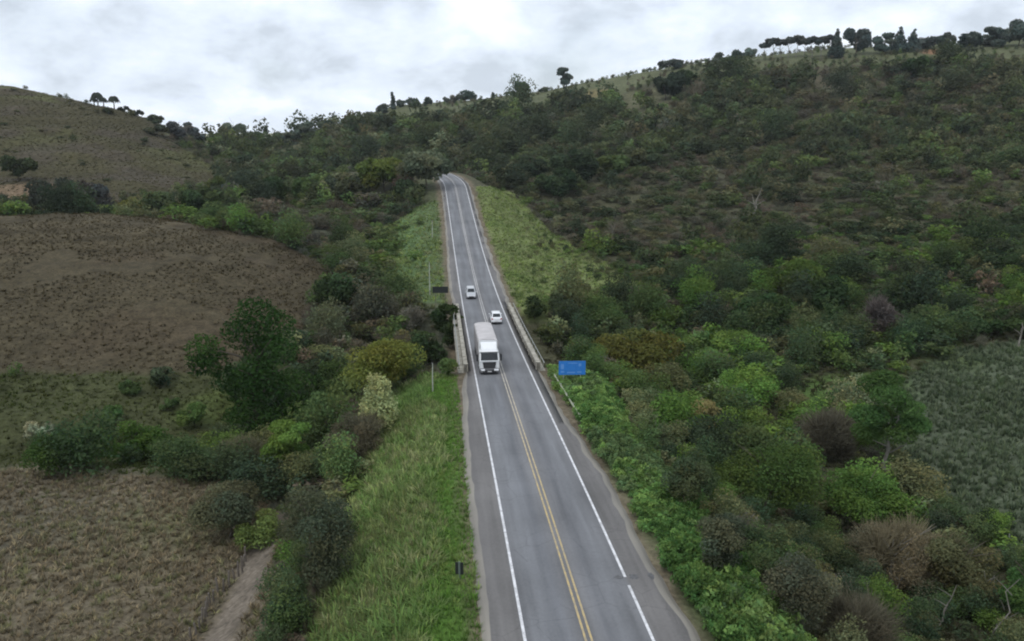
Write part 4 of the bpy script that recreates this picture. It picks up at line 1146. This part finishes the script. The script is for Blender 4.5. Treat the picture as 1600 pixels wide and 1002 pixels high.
# ------------------------------------------------------------------ grass, tussocks, weeds
def ground_cover(name, label, zone, boxes, step, tm, wr, hr, cols, seed, cond=None, cat='grass', gap=None):
    PP, SS, HH, TT = [], [], [], []
    for (x0, x1, y0, y1) in boxes:
        x, y, z, r = grid_points(x0, x1, y0, y1, step, seed)
        zn_, px, py, Z, d, lat, ri = zones(x, y, z)
        k = (zn_ == zone) & (d > 5.9) if not isinstance(zone, tuple) else np.isin(zn_, zone) & (d > 6.6)
        if gap: k &= fbm(x / gap[0], y / gap[0], seed + 9, 3) > gap[1]
        if cond is not None: k &= cond(x, y, d, lat, Z)
        t2 = np.sqrt(((x[:, None] - tp[None, ::4, 0]) ** 2 + (y[:, None] - tp[None, ::4, 1]) ** 2).min(1)) if y0 < 90 else np.full(len(x), 9)
        k &= t2 > 1.7
        k[k] &= visible(x[k], y[k], z[k] + .5)
        x, y, z, d = x[k], y[k], z[k], d[k]
        c = np.array(cols)
        n_ = fbm(x / 7, y / 7, seed + 3, 3) + r.normal(size=len(x)) * .12
        f = np.clip((n_ - .28) / .44, 0, .999) * (len(c) - 1)
        i = f.astype(int)
        col = c[i] * (1 - (f - i))[:, None] + c[i + 1] * (f - i)[:, None]
        PP.append(np.stack([x, y, z - .05], 1)); gs = .72 + .6 * fbm(x / 11, y / 11, seed + 6, 3) * np.where(r.random(len(x)) < .08, 1.5, 1); SS.append(r.uniform(*wr, len(x)) * gs); HH.append(r.uniform(*hr, len(x)) * gs); TT.append(col * (r.uniform(.75, 1.3, len(x)) * (.72 + .56 * fbm(x / 17, y / 17, seed + 5, 4)))[:, None])
    PP, SS, HH, TT = (np.concatenate(a) for a in (PP, SS, HH, TT))
    r = np.random.default_rng(seed + 1)
    V, Fq, T = scatter(tm, PP, SS, HH, r.uniform(0, 6.28, len(PP)), TT, r.integers(0, len(tm), len(PP)))
    stuff(name, V, Fq, T, label, cat)
    print(name, len(PP), len(Fq))
TALL = [tuft(400 + i, 15, 1.0, 1.0, .05, .8, .3) for i in range(5)]
LOW = [tuft(410 + i, 12, 1.0, 1.0, .07, .8, .2) for i in range(5)]
CLUMP = [tuft(420 + i, 16, 1.0, 1.0, .085, .9, .3) for i in range(5)]
WEED = [crown(430 + i, 230, lobes_for(440 + i, .8, .42, .45, 9, .75, (.35, .7)), .095, up=.9, var=.25) for i in range(6)]
inner = lambda x, y, d, lat, Z: d < 10.4 + 6.5 * (fbm(x / 6, y / 9, 77, 3) - .5)
outer = lambda x, y, d, lat, Z: d > 8.6 + 5 * (fbm(x / 6, y / 9, 77, 3) - .5)
ground_cover('verge_grass', 'short bright green grass beside the asphalt on the left', Z_BANKL, [(-20, 14, 26, 100)], .38, LOW, (.3, .5), (.18, .42), [(0.091, 0.150, 0.039), (0.111, 0.208, 0.046), (0.130, 0.240, 0.052), (0.156, 0.215, 0.065)], 500, inner)
ground_cover('tall_grass', 'tall half dry grass on the left road bank', Z_BANKL, [(-30, 10, 26, 101)], .52, TALL, (.55, 1.05), (.35, .8), [(0.152, 0.244, 0.079), (0.220, 0.262, 0.110), (0.146, 0.250, 0.073), (0.281, 0.293, 0.152), (0.177, 0.232, 0.091)], 510, outer)
ground_cover('verge_weeds', 'lush bright green leafy weeds along the right verge', Z_BANKR, [(4, 40, 26, 101)], .62, WEED, (.6, 1.5), (.6, 1.6), [(.075, .15, .045), (.165, .285, .085), (.10, .19, .055), (.215, .335, .10), (.13, .20, .085)], 520, lambda x, y, d, lat, Z: d > np.interp(y, [52, 92], [6.9, 6.1]) + 1.4 * (fbm(x / 3, y / 3, 78, 2) - .5), 'weeds')
ground_cover('dry_tussocks', 'dry brown grass tussocks covering the field at the lower left', Z_NEAR, [(-90, 5, 30, 85)], .66, CLUMP, (.38, .78), (.26, .58), [(.165, .138, .092), (.21, .178, .12), (.25, .215, .15), (.15, .16, .08), (.225, .19, .132), (.175, .148, .10)], 530)
ground_cover('field_stubble', 'brown crop stubble dotted over the hill field', Z_DOME, [(-230, 0, 100, 215)], .95, LOW, (.25, .85), (.12, .5), [(0.053, 0.045, 0.025), (0.068, 0.056, 0.032), (0.083, 0.069, 0.040), (0.059, 0.050, 0.028), (0.078, 0.065, 0.037)], 540, cat='stubble', gap=(9, .36))
ground_cover('pasture_grass', 'uneven green pasture grass', Z_PAST, [(-140, -20, 75, 130)], .95, LOW, (.5, 1.0), (.2, .55), [(0.043, 0.050, 0.019), (0.061, 0.072, 0.026), (0.072, 0.083, 0.031), (0.054, 0.072, 0.021)], 550)
ground_cover('field_plants', 'grey green low plants covering the field on the right', Z_RFIELD, [(35, 190, 50, 175)], .85, CLUMP, (.45, .85), (.4, .85), [(.068, .094, .054), (.092, .122, .072), (.12, .15, .095), (.08, .115, .058)], 560, cat='plants')
ground_cover('hill_grass', 'short olive grass on the far left hill', Z_HILL, [(-260, -70, 280, 450)], 2.2, LOW, (.8, 1.5), (.2, .5), [(0.061, 0.055, 0.030), (0.072, 0.066, 0.031), (0.065, 0.061, 0.037), (0.076, 0.076, 0.031)], 570)
ground_cover('roadside_grass', 'rough bright grass on the verges beyond the bridge', (Z_RVERGE, Z_LVERGE), [(-70, 60, 140, 310)], 1.25, LOW, (.7, 1.3), (.3, .8), [(0.116, 0.163, 0.059), (0.178, 0.232, 0.078), (0.232, 0.302, 0.093), (0.232, 0.240, 0.124), (0.155, 0.202, 0.078)], 580)
ground_cover('ground_cover', 'low leafy growth and dead stalks under the thickets', (Z_WOOD, Z_MID), [(-60, 110, 28, 150), (-60, 10, 150, 195)], 1.5, WEED[:3] + TALL[:3], (.6, 1.5), (.4, 1.1), [(.055, .062, .034), (.075, .09, .038), (.10, .092, .06), (.06, .085, .03)], 590, lambda x, y, d, lat, Z: d > 9, 'ground cover')
# ------------------------------------------------------------------ things built by hand: materials
M_CONC = mat('weathered_concrete', (.36, .34, .29), .9, spec=.2, noise=.35, nscale=1.2, bump=.3)
M_STEEL = mat('galvanised_steel', (.42, .43, .42), .5, metal=.6, noise=.2, nscale=3)
M_CAB = mat('white_cab_paint', (.78, .79, .80), .3, coat=.4, noise=.06, nscale=1.5)
M_TARP = mat('pale_trailer_tarp', (.50, .475, .475), .75, noise=.13, nscale=.7, bump=.2)
M_GLASS = mat('vehicle_glass', (.012, .016, .018), .08, spec=.6)
M_BLACK = mat('black_plastic', (.018, .018, .02), .55, noise=.2, nscale=6)
M_RUBBER = mat('tyre_rubber', (.02, .02, .02), .9, spec=.2)
M_RIM = mat('wheel_rim', (.5, .5, .5), .35, metal=.8)
M_GREY = mat('grey_chassis', (.12, .12, .125), .6, noise=.2)
M_SILVER = mat('silver_paint', (.50, .51, .53), .3, metal=.35, coat=.4, noise=.05)
M_WCAR = mat('white_car_paint', (.80, .81, .83), .28, coat=.5, noise=.04)
M_LAMP = mat('lamp_glass', (.75, .76, .78), .12, spec=.6)
M_TAIL = mat('red_tail_lamp', (.35, .015, .012), .2)
M_AMBER = mat('amber_lamp', (.6, .22, .02), .2)
M_PLATE = mat('number_plate', (.55, .55, .55), .5)
M_BLUE = mat('blue_sign_face', (.030, .185, .56), .4, noise=.10, nscale=1.5)
M_PBLUE = mat('pale_blue_sign_print', (.11, .28, .64), .45)
M_SIGNB = mat('dark_sign_back', (.016, .020, .020), .6, noise=.25, nscale=2)
M_POLE = mat('pale_pole', (.40, .42, .36), .8, noise=.25, nscale=2)
M_POST = mat('grey_wood_post', (.16, .14, .12), .9, noise=.3, nscale=3)

# ------------------------------------------------------------------ bridge
def along(y0, y1, lat, dz=0.0, step=1.0):
    out = []
    for y in np.arange(y0, y1 + 1e-6, step):
        k = y + 60
        i = int(math.floor(k)); f = k - i
        P = ROAD[i] * (1 - f) + ROAD[i + 1] * f
        Nn = NOR[i]
        out.append(Vector((P[0] + Nn[0] * lat, P[1] + Nn[1] * lat, P[2] + dz)))
    return out
def rail(mb, y0, y1, la, lb, z0, z1, step=1.0):
    """a beam following the road between two lateral offsets and two heights"""
    A_ = [along(y0, y1, l, z, step) for l, z in ((la, z0), (lb, z0), (lb, z1), (la, z1))]
    b = len(mb.v)
    n_ = len(A_[0])
    for i in range(n_):
        for j in range(4): mb.v.append(tuple(A_[j][i]))
    for i in range(n_ - 1):
        for j in range(4):
            j2 = (j + 1) % 4
            mb.f.append((b + i * 4 + j, b + i * 4 + j2, b + i * 4 + 4 + j2, b + i * 4 + 4 + j))
    mb.f.append((b + 3, b + 2, b + 1, b)); e = b + (n_ - 1) * 4
    mb.f.append((e, e + 1, e + 2, e + 3))
ym = (BR0 + BR1) / 2
bp = road_at(ym)[0]
bridge = empty('road_bridge', (bp[0], bp[1], bp[2] - 0.6))
tag(bridge, 'concrete road bridge with weathered pale parapets carrying the road over the ravine', 'bridge')
off = Vector(bridge.location)
def bparts(name, fn, m, bevel=0.0):
    mb = MB(); fn(mb); mb.v = [tuple(Vector(q) - off) for q in mb.v]
    return mb.build(name, m, bridge, bevel)
bparts('deck', lambda mb: rail(mb, BR0 - 1, BR1 + 1, -5.7, 5.7, -1.1, -0.10), M_CONC)
for sgn in (-1, 1):
    def par(mb, s=sgn):
        rail(mb, BR0 - 1, BR1, s * 4.56, s * 4.94, -0.06, 0.86)
        rail(mb, BR0 - 1, BR1, s * 4.48, s * 5.02, 0.862, 1.0)
        for y in np.arange(BR0 - 1, BR1 + .1, 4.19):
            rail(mb, y, y + 0.45, s * 4.44, s * 5.06, -0.058, 1.06, .45)
    bparts('parapet', par, M_CONC)
    def pr(mb, s=sgn):
        P = along(BR0 - 1, BR1, s * 5.55, 0.95)
        mb.tube(P, 0.05, 6)
        for y in np.arange(BR0, BR1, 3.0):
            q = along(y, y, s * 5.55)[0]
            mb.tube([q + Vector((0, 0, -.15)), q + Vector((0, 0, .95))], 0.045, 6)
    bparts('pipe_rail', pr, M_STEEL)
for y in (BR0 + 11, BR0 + 31):
    def pier(mb, y=y):
        for l in (-4, 4):
            q = along(y, y, l)[0]
            g = H(q.x, q.y)[0] - 1
            mb.tube([Vector((q.x, q.y, g)), Vector((q.x, q.y, q.z - 1.05))], 0.55, 12)
        rail(mb, y - .6, y + .6, -5.2, 5.2, -1.8, -1.102, .6)
    bparts('pier', pier, M_CONC)

# ------------------------------------------------------------------ vehicles (built facing -Y, towards the camera)
def on_road(root, y, lat, away):
    P, T, Nn = road_at(y)
    i = int(round(y + 60))
    slope = math.atan2(ROAD[i + 3, 2] - ROAD[i - 3, 2], 6.0)
    z = P[2] + float(np.interp(abs(lat), [0, 1.2, 2.4, 3.6, 4.6], [.05, .04, .03, .02, .01])) + .005
    root.location = (P[0] + Nn[0] * lat, P[1] + Nn[1] * lat, z)
    yaw = math.atan2(T[1], T[0]) - math.pi / 2
    root.rotation_euler = (slope, 0, yaw) if not away else (-slope, 0, yaw + math.pi)
def loft(mb, secs):
    """secs: list of rings with the same number of points"""
    b = len(mb.v); n_ = len(secs[0])
    for s_ in secs: mb.v += [tuple(q) for q in s_]
    for i in range(len(secs) - 1):
        for j in range(n_):
            j2 = (j + 1) % n_
            mb.f.append((b + i * n_ + j, b + i * n_ + j2, b + (i + 1) * n_ + j2, b + (i + 1) * n_ + j))
    mb.f.append(tuple(b + j for j in range(n_ - 1, -1, -1)))
    e = b + (len(secs) - 1) * n_
    mb.f.append(tuple(e + j for j in range(n_)))
def wheel_part(root, x, y, r, w, hub=None):
    s = 1 if x > 0 else -1
    mb = MB(); mb.wheel((x, y, r), r, w)
    t = mb.build('wheel', M_RUBBER, root, sm=True)
    m2 = MB(); m2.disc((x, y, r), r * .62, w * .86)
    m2.build('rim', hub or M_RIM, t, sm=True)
def truck():
    r = empty('cargo_truck', (0, 0, 0))
    tag(r, 'white articulated truck with a pale tarpaulin trailer coming over the bridge', 'truck')
    mb = MB()                                                # front at y=0, body runs to +y
    W2 = 1.25
    def ring(y, w, z0, z1, c=.14):
        return [(-w, y, z0), (w, y, z0), (w, y, z1 - c), (w - c, y, z1), (-w + c, y, z1), (-w, y, z1 - c)]
    loft(mb, [ring(0.10, 1.20, .55, 1.72, .10), ring(0.0, 1.20, .62, 1.75, .1), ring(0.02, W2, .6, 1.86, .1), ring(.34, W2, .6, 2.9, .12), ring(.46, W2 - .02, .6, 3.02, .16), ring(.9, W2, .6, 3.06, .16), ring(2.25, W2, .6, 3.08, .16)])
    cab = mb.build('cab', M_CAB, r, .04)
    mb = MB(); loft(mb, [[(-1.05, .62, 3.03), (1.05, .62, 3.03), (1.0, .66, 3.10), (-1.0, .66, 3.10)], [(-1.1, 1.15, 3.03), (1.1, 1.15, 3.03), (1.0, 1.15, 3.52), (-1.0, 1.15, 3.52)], [(-1.15, 2.2, 3.03), (1.15, 2.2, 3.03), (1.05, 2.2, 3.86), (-1.05, 2.2, 3.86)]])
    mb.build('wind_deflector', M_CAB, cab, .06)
    mb = MB(); mb.plate([(-1.10, .005, 1.90), (1.10, .005, 1.90), (1.05, .300, 2.80), (-1.05, .300, 2.80)], .03)
    ws = mb.build('windshield', M_GLASS, r, .01)
    mb = MB()
    for x in (-.5, .45): mb.plate([(x, -.03, 1.92), (x + .03, -.03, 1.92), (x + .5, .13, 2.35), (x + .47, .13, 2.35)], .02)
    mb.build('wiper', M_BLACK, ws)
    mb = MB(); mb.box(-1.2, 1.2, .18, .30, 2.86, 2.93); mb.build('sun_visor', M_GLASS, cab)
    mb = MB(); mb.plate([(-.70, -.02, .80), (.70, -.02, .80), (.86, -.03, 1.66), (-.86, -.03, 1.66)], .03)
    gr = mb.build('grille', M_BLACK, r, .02)
    mb = MB()
    for k in range(5): mb.box(-.68, .68, -.066, -.052, .94 + k * .14, .965 + k * .14)
    mb.build('grille_bar', M_GREY, gr)
    mb = MB(); loft(mb, [ring(-.10, 1.05, .30, .82, .08), ring(-.04, 1.24, .28, .86, .06), ring(.5, 1.25, .28, .86, .06)])
    bp_ = mb.build('bumper', M_GREY, r, .02)
    mb = MB(); mb.box(-.85, .85, -.135, -.10, .26, .62); mb.build('bumper_vent', M_BLACK, bp_)
    for s in (-1, 1):
        mb = MB(); mb.plate([(s * .80 - .20, -.135, .56), (s * .80 + .36 * (s > 0) + .2 * (s < 0), -.135, .56), (s * .80 + .38 * (s > 0) + .2 * (s < 0), -.10, .80), (s * .80 - .38 * (s < 0) - .2 * (s > 0), -.10, .80)], .02)
        mb.build('headlight', M_LAMP, r)
        mb = MB(); mb.box(s * 1.50 - .13, s * 1.50 + .13, .28, .42, 1.75, 2.62); mr_ = mb.build('mirror', M_BLACK, r, .03)
        mb = MB(); mb.tube([(s * 1.24, .5, 2.7), (s * 1.5, .36, 2.66), (s * 1.5, .36, 2.6)], .03); mb.build('mirror_arm', M_BLACK, mr_)
        xs_ = s * 1.252
        mb = MB(); mb.add([(xs_, .52, 1.95), (xs_, 1.35, 1.95), (xs_, 1.35, 2.75), (xs_, .62, 2.75)], [(0, 1, 2, 3)]); mb.build('side_window', M_GLASS, cab)
        mb = MB(); mb.box(s * 1.255 - .012, s * 1.255 + .012, .55, 1.42, 1.0, 1.9); dr = mb.build('cab_door', M_CAB, cab)
        mb = MB(); mb.box(s * 1.28 - .015, s * 1.28 + .015, 1.2, 1.36, 1.62, 1.68); mb.build('door_handle', M_BLACK, cab)
        mb = MB(); mb.box(s * 1.12 - .14, s * 1.12 + .14, .4, 1.9, .30, .62); mb.build('step', M_BLACK, r)
        for y in (1.05, 3.6): wheel_part(r, s * 1.08, y, .52, .34)
        for y in (10.6, 11.85, 13.1): wheel_part(r, s * 1.0, y, .52, .5)
        mb = MB(); mb.tube([(s * .95, 2.5, .55), (s * .95, 3.0, .55)], .3, 12) ; mb.build('fuel_tank', M_RIM, r)
        mb = MB(); mb.box(s * 1.22 - .03, s * 1.22 + .03, 5.2, 9.6, .5, .62); mb.box(s * 1.22 - .03, s * 1.22 + .03, 5.2, 9.6, .78, .9)
        for y in (5.3, 7.4, 9.4): mb.box(s * 1.17 - .03, s * 1.17 + .03, y, y + .08, .45, 1.1)
        mb.build('side_guard', M_GREY, r)
    mb = MB(); mb.box(-.45, .45, .7, 14.0, .62, .98); mb.box(-1.2, 1.2, 2.9, 14.4, 1.0, 1.2); mb.build('chassis', M_GREY, r)
    # the trailer: a tarpaulin over bows, hoops showing through
    mb = MB()
    def hoop(y, b, w=1.28):
        return [(-w, y, 1.2), (w, y, 1.2), (w, y, 3.72), (w - .10, y, 3.95 + b * .5), (w * .55, y, 4.08 + b), (0, y, 4.13 + b), (-w * .55, y, 4.08 + b), (-w + .10, y, 3.95 + b * .5), (-w, y, 3.72)]
    secs = []
    ys_ = np.linspace(2.75, 14.4, 29)
    for k, y in enumerate(ys_):
        secs.append(hoop(float(y), 0.0 if k % 4 == 0 else -.05))
    loft(mb, secs)
    tr = mb.build('trailer_body', M_TARP, r, sm=True)
    mb = MB(); mb.box(-1.24, 1.24, 2.70, 2.745, 1.2, 3.95, .06); mb.build('headboard', M_CAB, tr)
    mb = MB()
    for s in (-1, 1):
        mb.box(s * 1.295 - .012, s * 1.295 + .012, 2.76, 14.4, 1.2, 1.42)
        for y in np.linspace(3.2, 14.2, 12): mb.box(s * 1.29 - .015, s * 1.29 + .015, y - .03, y + .03, 1.2, 3.7)
    mb.build('tarp_strap', M_GREY, tr)
    mb = MB(); mb.box(-1.2, 1.2, 14.42, 14.5, .45, .6); mb.build('rear_bar', M_GREY, r)
    for s in (-1, 1):
        mb = MB(); mb.box(s * .9 - .2, s * .9 + .2, 14.5, 14.53, .62, .78); mb.build('tail_light', M_TAIL, r)
    mb = MB(); mb.box(-.26, .26, -.15, -.137, .40, .53); mb.build('number_plate', M_PLATE, bp_)
    return r
tk = truck()
on_road(tk, 98.0, -1.78, False)
def car(name, label, paint, L=4.4, Wd=1.78, Ht=1.55, wagon=True):
    """front at y=0"""
    r = empty(name, (0, 0, 0)); tag(r, label, 'car')
    w = Wd / 2
    belt = Ht * .60
    def ring(y, ww, z0, zt, ti=.10):
        return [(-ww * .90, y, z0), (ww * .90, y, z0), (ww * .985, y, z0 + .14), (ww, y, z0 + (zt - z0) * .55), (ww - ti * .45, y, zt - .05), (ww - ti, y, zt), (ww * .4, y, zt + .03), (-ww * .4, y, zt + .03), (-ww + ti, y, zt), (-ww + ti * .45, y, zt - .05), (-ww, y, z0 + (zt - z0) * .55), (-ww * .985, y, z0 + .14)]
    mb = MB()
    loft(mb, [ring(0, w * .78, .36, .62), ring(.06, w * .90, .27, .70), ring(.3, w * .97, .2, .80), ring(1.0, w, .19, belt), ring(1.25, w, .19, belt + .02), ring(L * .55, w, .19, belt + .03), ring(L - .5, w * .99, .2, belt + .05), ring(L - .1, w * .95, .28, belt + .03), ring(L, w * .88, .40, belt - .10)])
    body = mb.build('body', paint, r, .025)
    y0, y1, y2, y3 = 1.05, 1.85, L - (.62 if wagon else 1.25), L - (.10 if wagon else .45)
    wb, wt = w * .93, w * .74
    zb, zt = belt - .01, Ht
    def gh(y, ww, z): return [(-ww, y, z), (ww, y, z)]
    mb = MB()
    A_ = [(-wb, y0, zb), (wb, y0, zb), (wb, y3, zb), (-wb, y3, zb)]
    Bq = [(-wt, y1, zt - .03), (wt, y1, zt - .03), (wt, y2, zt - .02), (-wt, y2, zt - .02)]
    Cq = [(-wt * .6, y1 + .25, zt), (wt * .6, y1 + .25, zt), (wt * .6, y2 - .25, zt + .01), (-wt * .6, y2 - .25, zt + .01)]
    mb.add(A_ + Bq + Cq, [(3, 2, 1, 0)] + [(i, (i + 1) % 4, 4 + (i + 1) % 4, 4 + i) for i in range(4)] + [(4 + i, 4 + (i + 1) % 4, 8 + (i + 1) % 4, 8 + i) for i in range(4)] + [(8, 9, 10, 11)])
    cabin = mb.build('roof', paint, r, .03)
    def inset(q, f0, f1, g0=.08, g1=.92):
        a, b_, c, d_ = [Vector(v) for v in q]
        def P(u, v): return a.lerp(b_, u).lerp(d_.lerp(c, u), v)
        return [P(g0, f0), P(g1, f0), P(g1, f1), P(g0, f1)]
    mb = MB(); mb.plate(inset([A_[0], A_[1], Bq[1], Bq[0]], .14, .92), .012); mb.build('windshield', M_GLASS, r)
    mb = MB(); mb.plate(inset([A_[2], A_[3], Bq[3], Bq[2]], .22, .90, .10, .90), .012); mb.build('rear_window', M_GLASS, r)
    for s in (0, 1):
        side = [A_[1], A_[2], Bq[2], Bq[1]] if s == 0 else [A_[3], A_[0], Bq[0], Bq[3]]
        for g0, g1 in ((.10, .50), (.53, .90)):
            mb = MB(); mb.plate(inset(side, .16, .86, g0, g1), .010); mb.build('side_window', M_GLASS, r)
    for s in (-1, 1):
        mb = MB(); mb.plate([(s * w * .62 - .17, -.01, .60), (s * w * .62 + .17, -.01, .60), (s * w * .62 + .2, .07, .74), (s * w * .62 - .2, .07, .74)], .03); mb.build('headlight', M_LAMP, r, .01)
        mb = MB(); mb.box(s * w * .80 - .11, s * w * .80 + .11, L - .10, L + .015, belt - .26, belt - .02); mb.build('tail_light', M_TAIL, r, .01)
        mb = MB(); mb.box(s * (w + .09) - .09, s * (w + .09) + .09, 1.28, 1.42, belt + .02, belt + .17); mb.build('mirror', paint, r, .02)
        for y in (.82, L - .82): wheel_part(r, s * (w - .10), y, .33, .21)
    mb = MB(); mb.box(-w * .55, w * .55, -.03, .05, .40, .60); mb.build('grille', M_BLACK, r, .015)
    mb = MB(); mb.box(-w * .86, w * .86, -.06, .22, .20, .37); mb.build('front_bumper', M_BLACK, r, .03)
    mb = MB(); mb.box(-w * .88, w * .88, L - .22, L + .07, .22, .46); rb = mb.build('rear_bumper', M_BLACK, r, .03)
    mb = MB(); mb.box(-.24, .24, L + .005, L + .02, .55, .68); mb.build('number_plate', M_PLATE, r)
    return r
c1 = car('oncoming_car', 'silver grey car with a dark windshield coming towards the bridge behind the truck', M_SILVER, 5.0, 1.85, 1.85)
on_road(c1, 151.0, -1.75, False)
c2 = car('white_car', 'white estate car driving away over the far end of the bridge in the right lane', M_WCAR, 4.6, 1.86, 1.85)
on_road(c2, 134, 1.5, True)

# ------------------------------------------------------------------ signs, poles, guard rail, fence posts
def ground_q(px, py, z_min=20):
    return hit(px, py, z_min)[0]
def sign(label, name, x, y, zc, w, h, face, back, yaw, posts=2, marks=None, post_m=M_STEEL):
    g = H(x, y)[0]
    r = empty(name, (x, y, g), (0, 0, yaw)); tag(r, label, 'sign')
    z0 = zc - g - h / 2
    mb = MB(); mb.box(-w / 2, w / 2, -.025, .0, z0, z0 + h)
    f = mb.build('sign_face', face, r, .008)
    if marks:
        for (u, v, du, dv) in marks:
            mb = MB(); mb.box(u * w - du * w / 2, u * w + du * w / 2, -.030, -.0255, z0 + h * v - dv * h / 2, z0 + h * v + dv * h / 2)
            mb.build('sign_print', M_PBLUE, f)
    mb = MB(); mb.box(-w / 2 + .01, w / 2 - .01, .002, .02, z0 + .01, z0 + h - .01); mb.build('sign_back', back, r)
    for k in range(posts):
        px_ = 0 if posts == 1 else (-.32 + .64 * k) * w
        mb = MB(); mb.box(px_ - .05, px_ + .05, .022, .12, -.6, z0 + h * .96); mb.build('post', post_m, r)
    return r
q = PZ(894, 575, 97.0)
sign('blue rectangular road sign standing in the weeds after the right bridge parapet', 'road_sign', q[0], q[1], q[2], 3.25, 1.75, M_BLUE, M_SIGNB, math.radians(2), 2,
     [(-.37, .60, .11, .36), (-.36, .22, .13, .12), (-.04, .17, .30, .10), (.27, .20, .16, .10), (.29, .72, .10, .20), (.02, .84, .34, .06)])
q = PZ(688, 453, 149.0)
sign('wide dark back of a road sign left of the road beyond the bridge', 'road_sign', q[0], q[1], q[2], 2.9, 1.2, M_SIGNB, M_SIGNB, math.radians(3), 2, post_m=M_POST)
q = ground_q(718, 906)
r_ = empty('marker_sign', q, (0, 0, math.radians(-6))); tag(r_, 'small dark marker plate on a pale post in the left verge grass near the bottom', 'sign')
for s in (-1, 1):
    mb = MB(); mb.box(s * .17 - .10, s * .17 + .10, -.02, 0, .28, 1.15); mb.build('plate', M_SIGNB, r_, .005)
mb = MB(); mb.box(-.065, .065, -.05, .05, -.4, 1.18); mb.build('post', mat('grey_green_post', (.10, .13, .11), .8), r_)
def pole(label, px, py_base, h_px, Z, rad):
    q = PZ(px, py_base, Z); q[2] = H(q[0], q[1])[0]
    r = empty('utility_pole', q); tag(r, label, 'pole')
    h = h_px * Z / F
    mb = MB(); mb.tube([(0, 0, -.5), (0, 0, h * .5), (0.05, 0, h)], [rad * 1.2, rad, rad * .75], 8); mb.build('post', M_POLE, r, sm=True)
    mb = MB(); mb.tube([(0, 0, h), (0, 0, h + .12)], [rad * .95, rad * .6], 8); mb.build('post_cap', M_GREY, r)
pole('thin pale pole beside the wide dark sign back left of the road', 672, 472, 52, 160, .10)
pole('thin pale pole in the tall grass left of the road before the bridge', 677, 642, 46, 96, .07)
pole('thin pale pole on the green bank left of the far road', 676, 384, 26, 218, .10)
# guard rail leading from the right parapet
gr = empty('guard_rail', ground_q(888, 628)); tag(gr, 'low pale metal guard rail in the weeds below the blue sign', 'guard rail')
ga, gb = ground_q(866, 598), ground_q(907, 664)
o_ = Vector(gr.location)
mb = MB()
A_, B_v = Vector(ga) - o_, Vector(gb) - o_
A_.z += .95; B_v.z += .7
up = Vector((0, 0, 1)); dn = (B_v - A_).normalized(); sd = dn.cross(up).normalized()
prof = [(.02, -.15), (.05, -.12), (.05, -.06), (.0, -.02), (.0, .02), (.05, .06), (.05, .12), (.02, .15)]
secs = [[tuple(A_.lerp(B_v, t) + sd * a + up * b_) for a, b_ in prof] for t in np.linspace(0, 1, 8)]
b0 = len(mb.v)
for s_ in secs: mb.v += s_
for i in range(7):
    for j in range(7): mb.f.append((b0 + i * 8 + j, b0 + i * 8 + j + 1, b0 + (i + 1) * 8 + j + 1, b0 + (i + 1) * 8 + j))
mb.build('beam', mat('pale_painted_rail', (.42, .45, .33), .6, noise=.2), gr)
for t in np.linspace(0.04, .96, 5):
    c_ = A_.lerp(B_v, float(t)) - sd * .09
    mb = MB(); mb.box(c_.x - .05, c_.x + .05, c_.y - .05, c_.y + .05, c_.z - 1.6, c_.z + .12); mb.build('post', M_STEEL, gr)
# weathered posts: bank shade stand-ins along the dirt track, fence posts at the field edge
def posts(pxs, h_px, m, label, group, rad=.07):
    for i, (px, py) in enumerate(pxs):
        q, Z = hit(px, py)
        h = h_px * Z / F * random.Random(i + int(px)).uniform(.8, 1.25)
        mb = MB(); rr = random.Random(i)
        mb.tube([(0, 0, -.3), (rr.uniform(-.04, .04), 0, h * .5), (rr.uniform(-.1, .1), rr.uniform(-.1, .1), h)], [rad, rad * .95, rad * .8], 7)
        o = mb.build('fence_or_shade_post', m, None, sm=True); o.location = q
        tag(o, label, 'fence post', group)
posts([(384 - 88 * t + 6 * math.sin(9 * t), 880 + 122 * t) for t in np.linspace(0, 1, 17)], 24, M_POST, 'dark post standing in for the shaded bank along the left edge of the dirt track', 'posts standing in for bank shade beside the dirt track', .09)
posts([(1449, 785), (1457, 782), (1463, 787), (1481, 797), (1557, 838), (1575, 848)], 13, M_POLE, 'short pale fence post at the near edge of the grey green field', 'fence posts at the near edge of the grey green field', .06)
# ------------------------------------------------------------------ thin haze in the valley air
mb = MB(); mb.box(-1060, 1160, -180, 1760, -20, 190)
hz = bpy.data.materials.new('haze'); hz.use_nodes = True
hn = hz.node_tree.nodes; hn.clear()
pv = hn.new('ShaderNodeVolumePrincipled'); pv.inputs['Density'].default_value = 0.00007; pv.inputs['Color'].default_value = (.86, .92, 1.0, 1); pv.inputs['Anisotropy'].default_value = 0.2
ho = hn.new('ShaderNodeOutputMaterial'); hz.node_tree.links.new(pv.outputs[0], ho.inputs['Volume'])
tag(mb.build('haze', hz), 'thin pale haze filling the valley air', 'haze', kind='stuff')
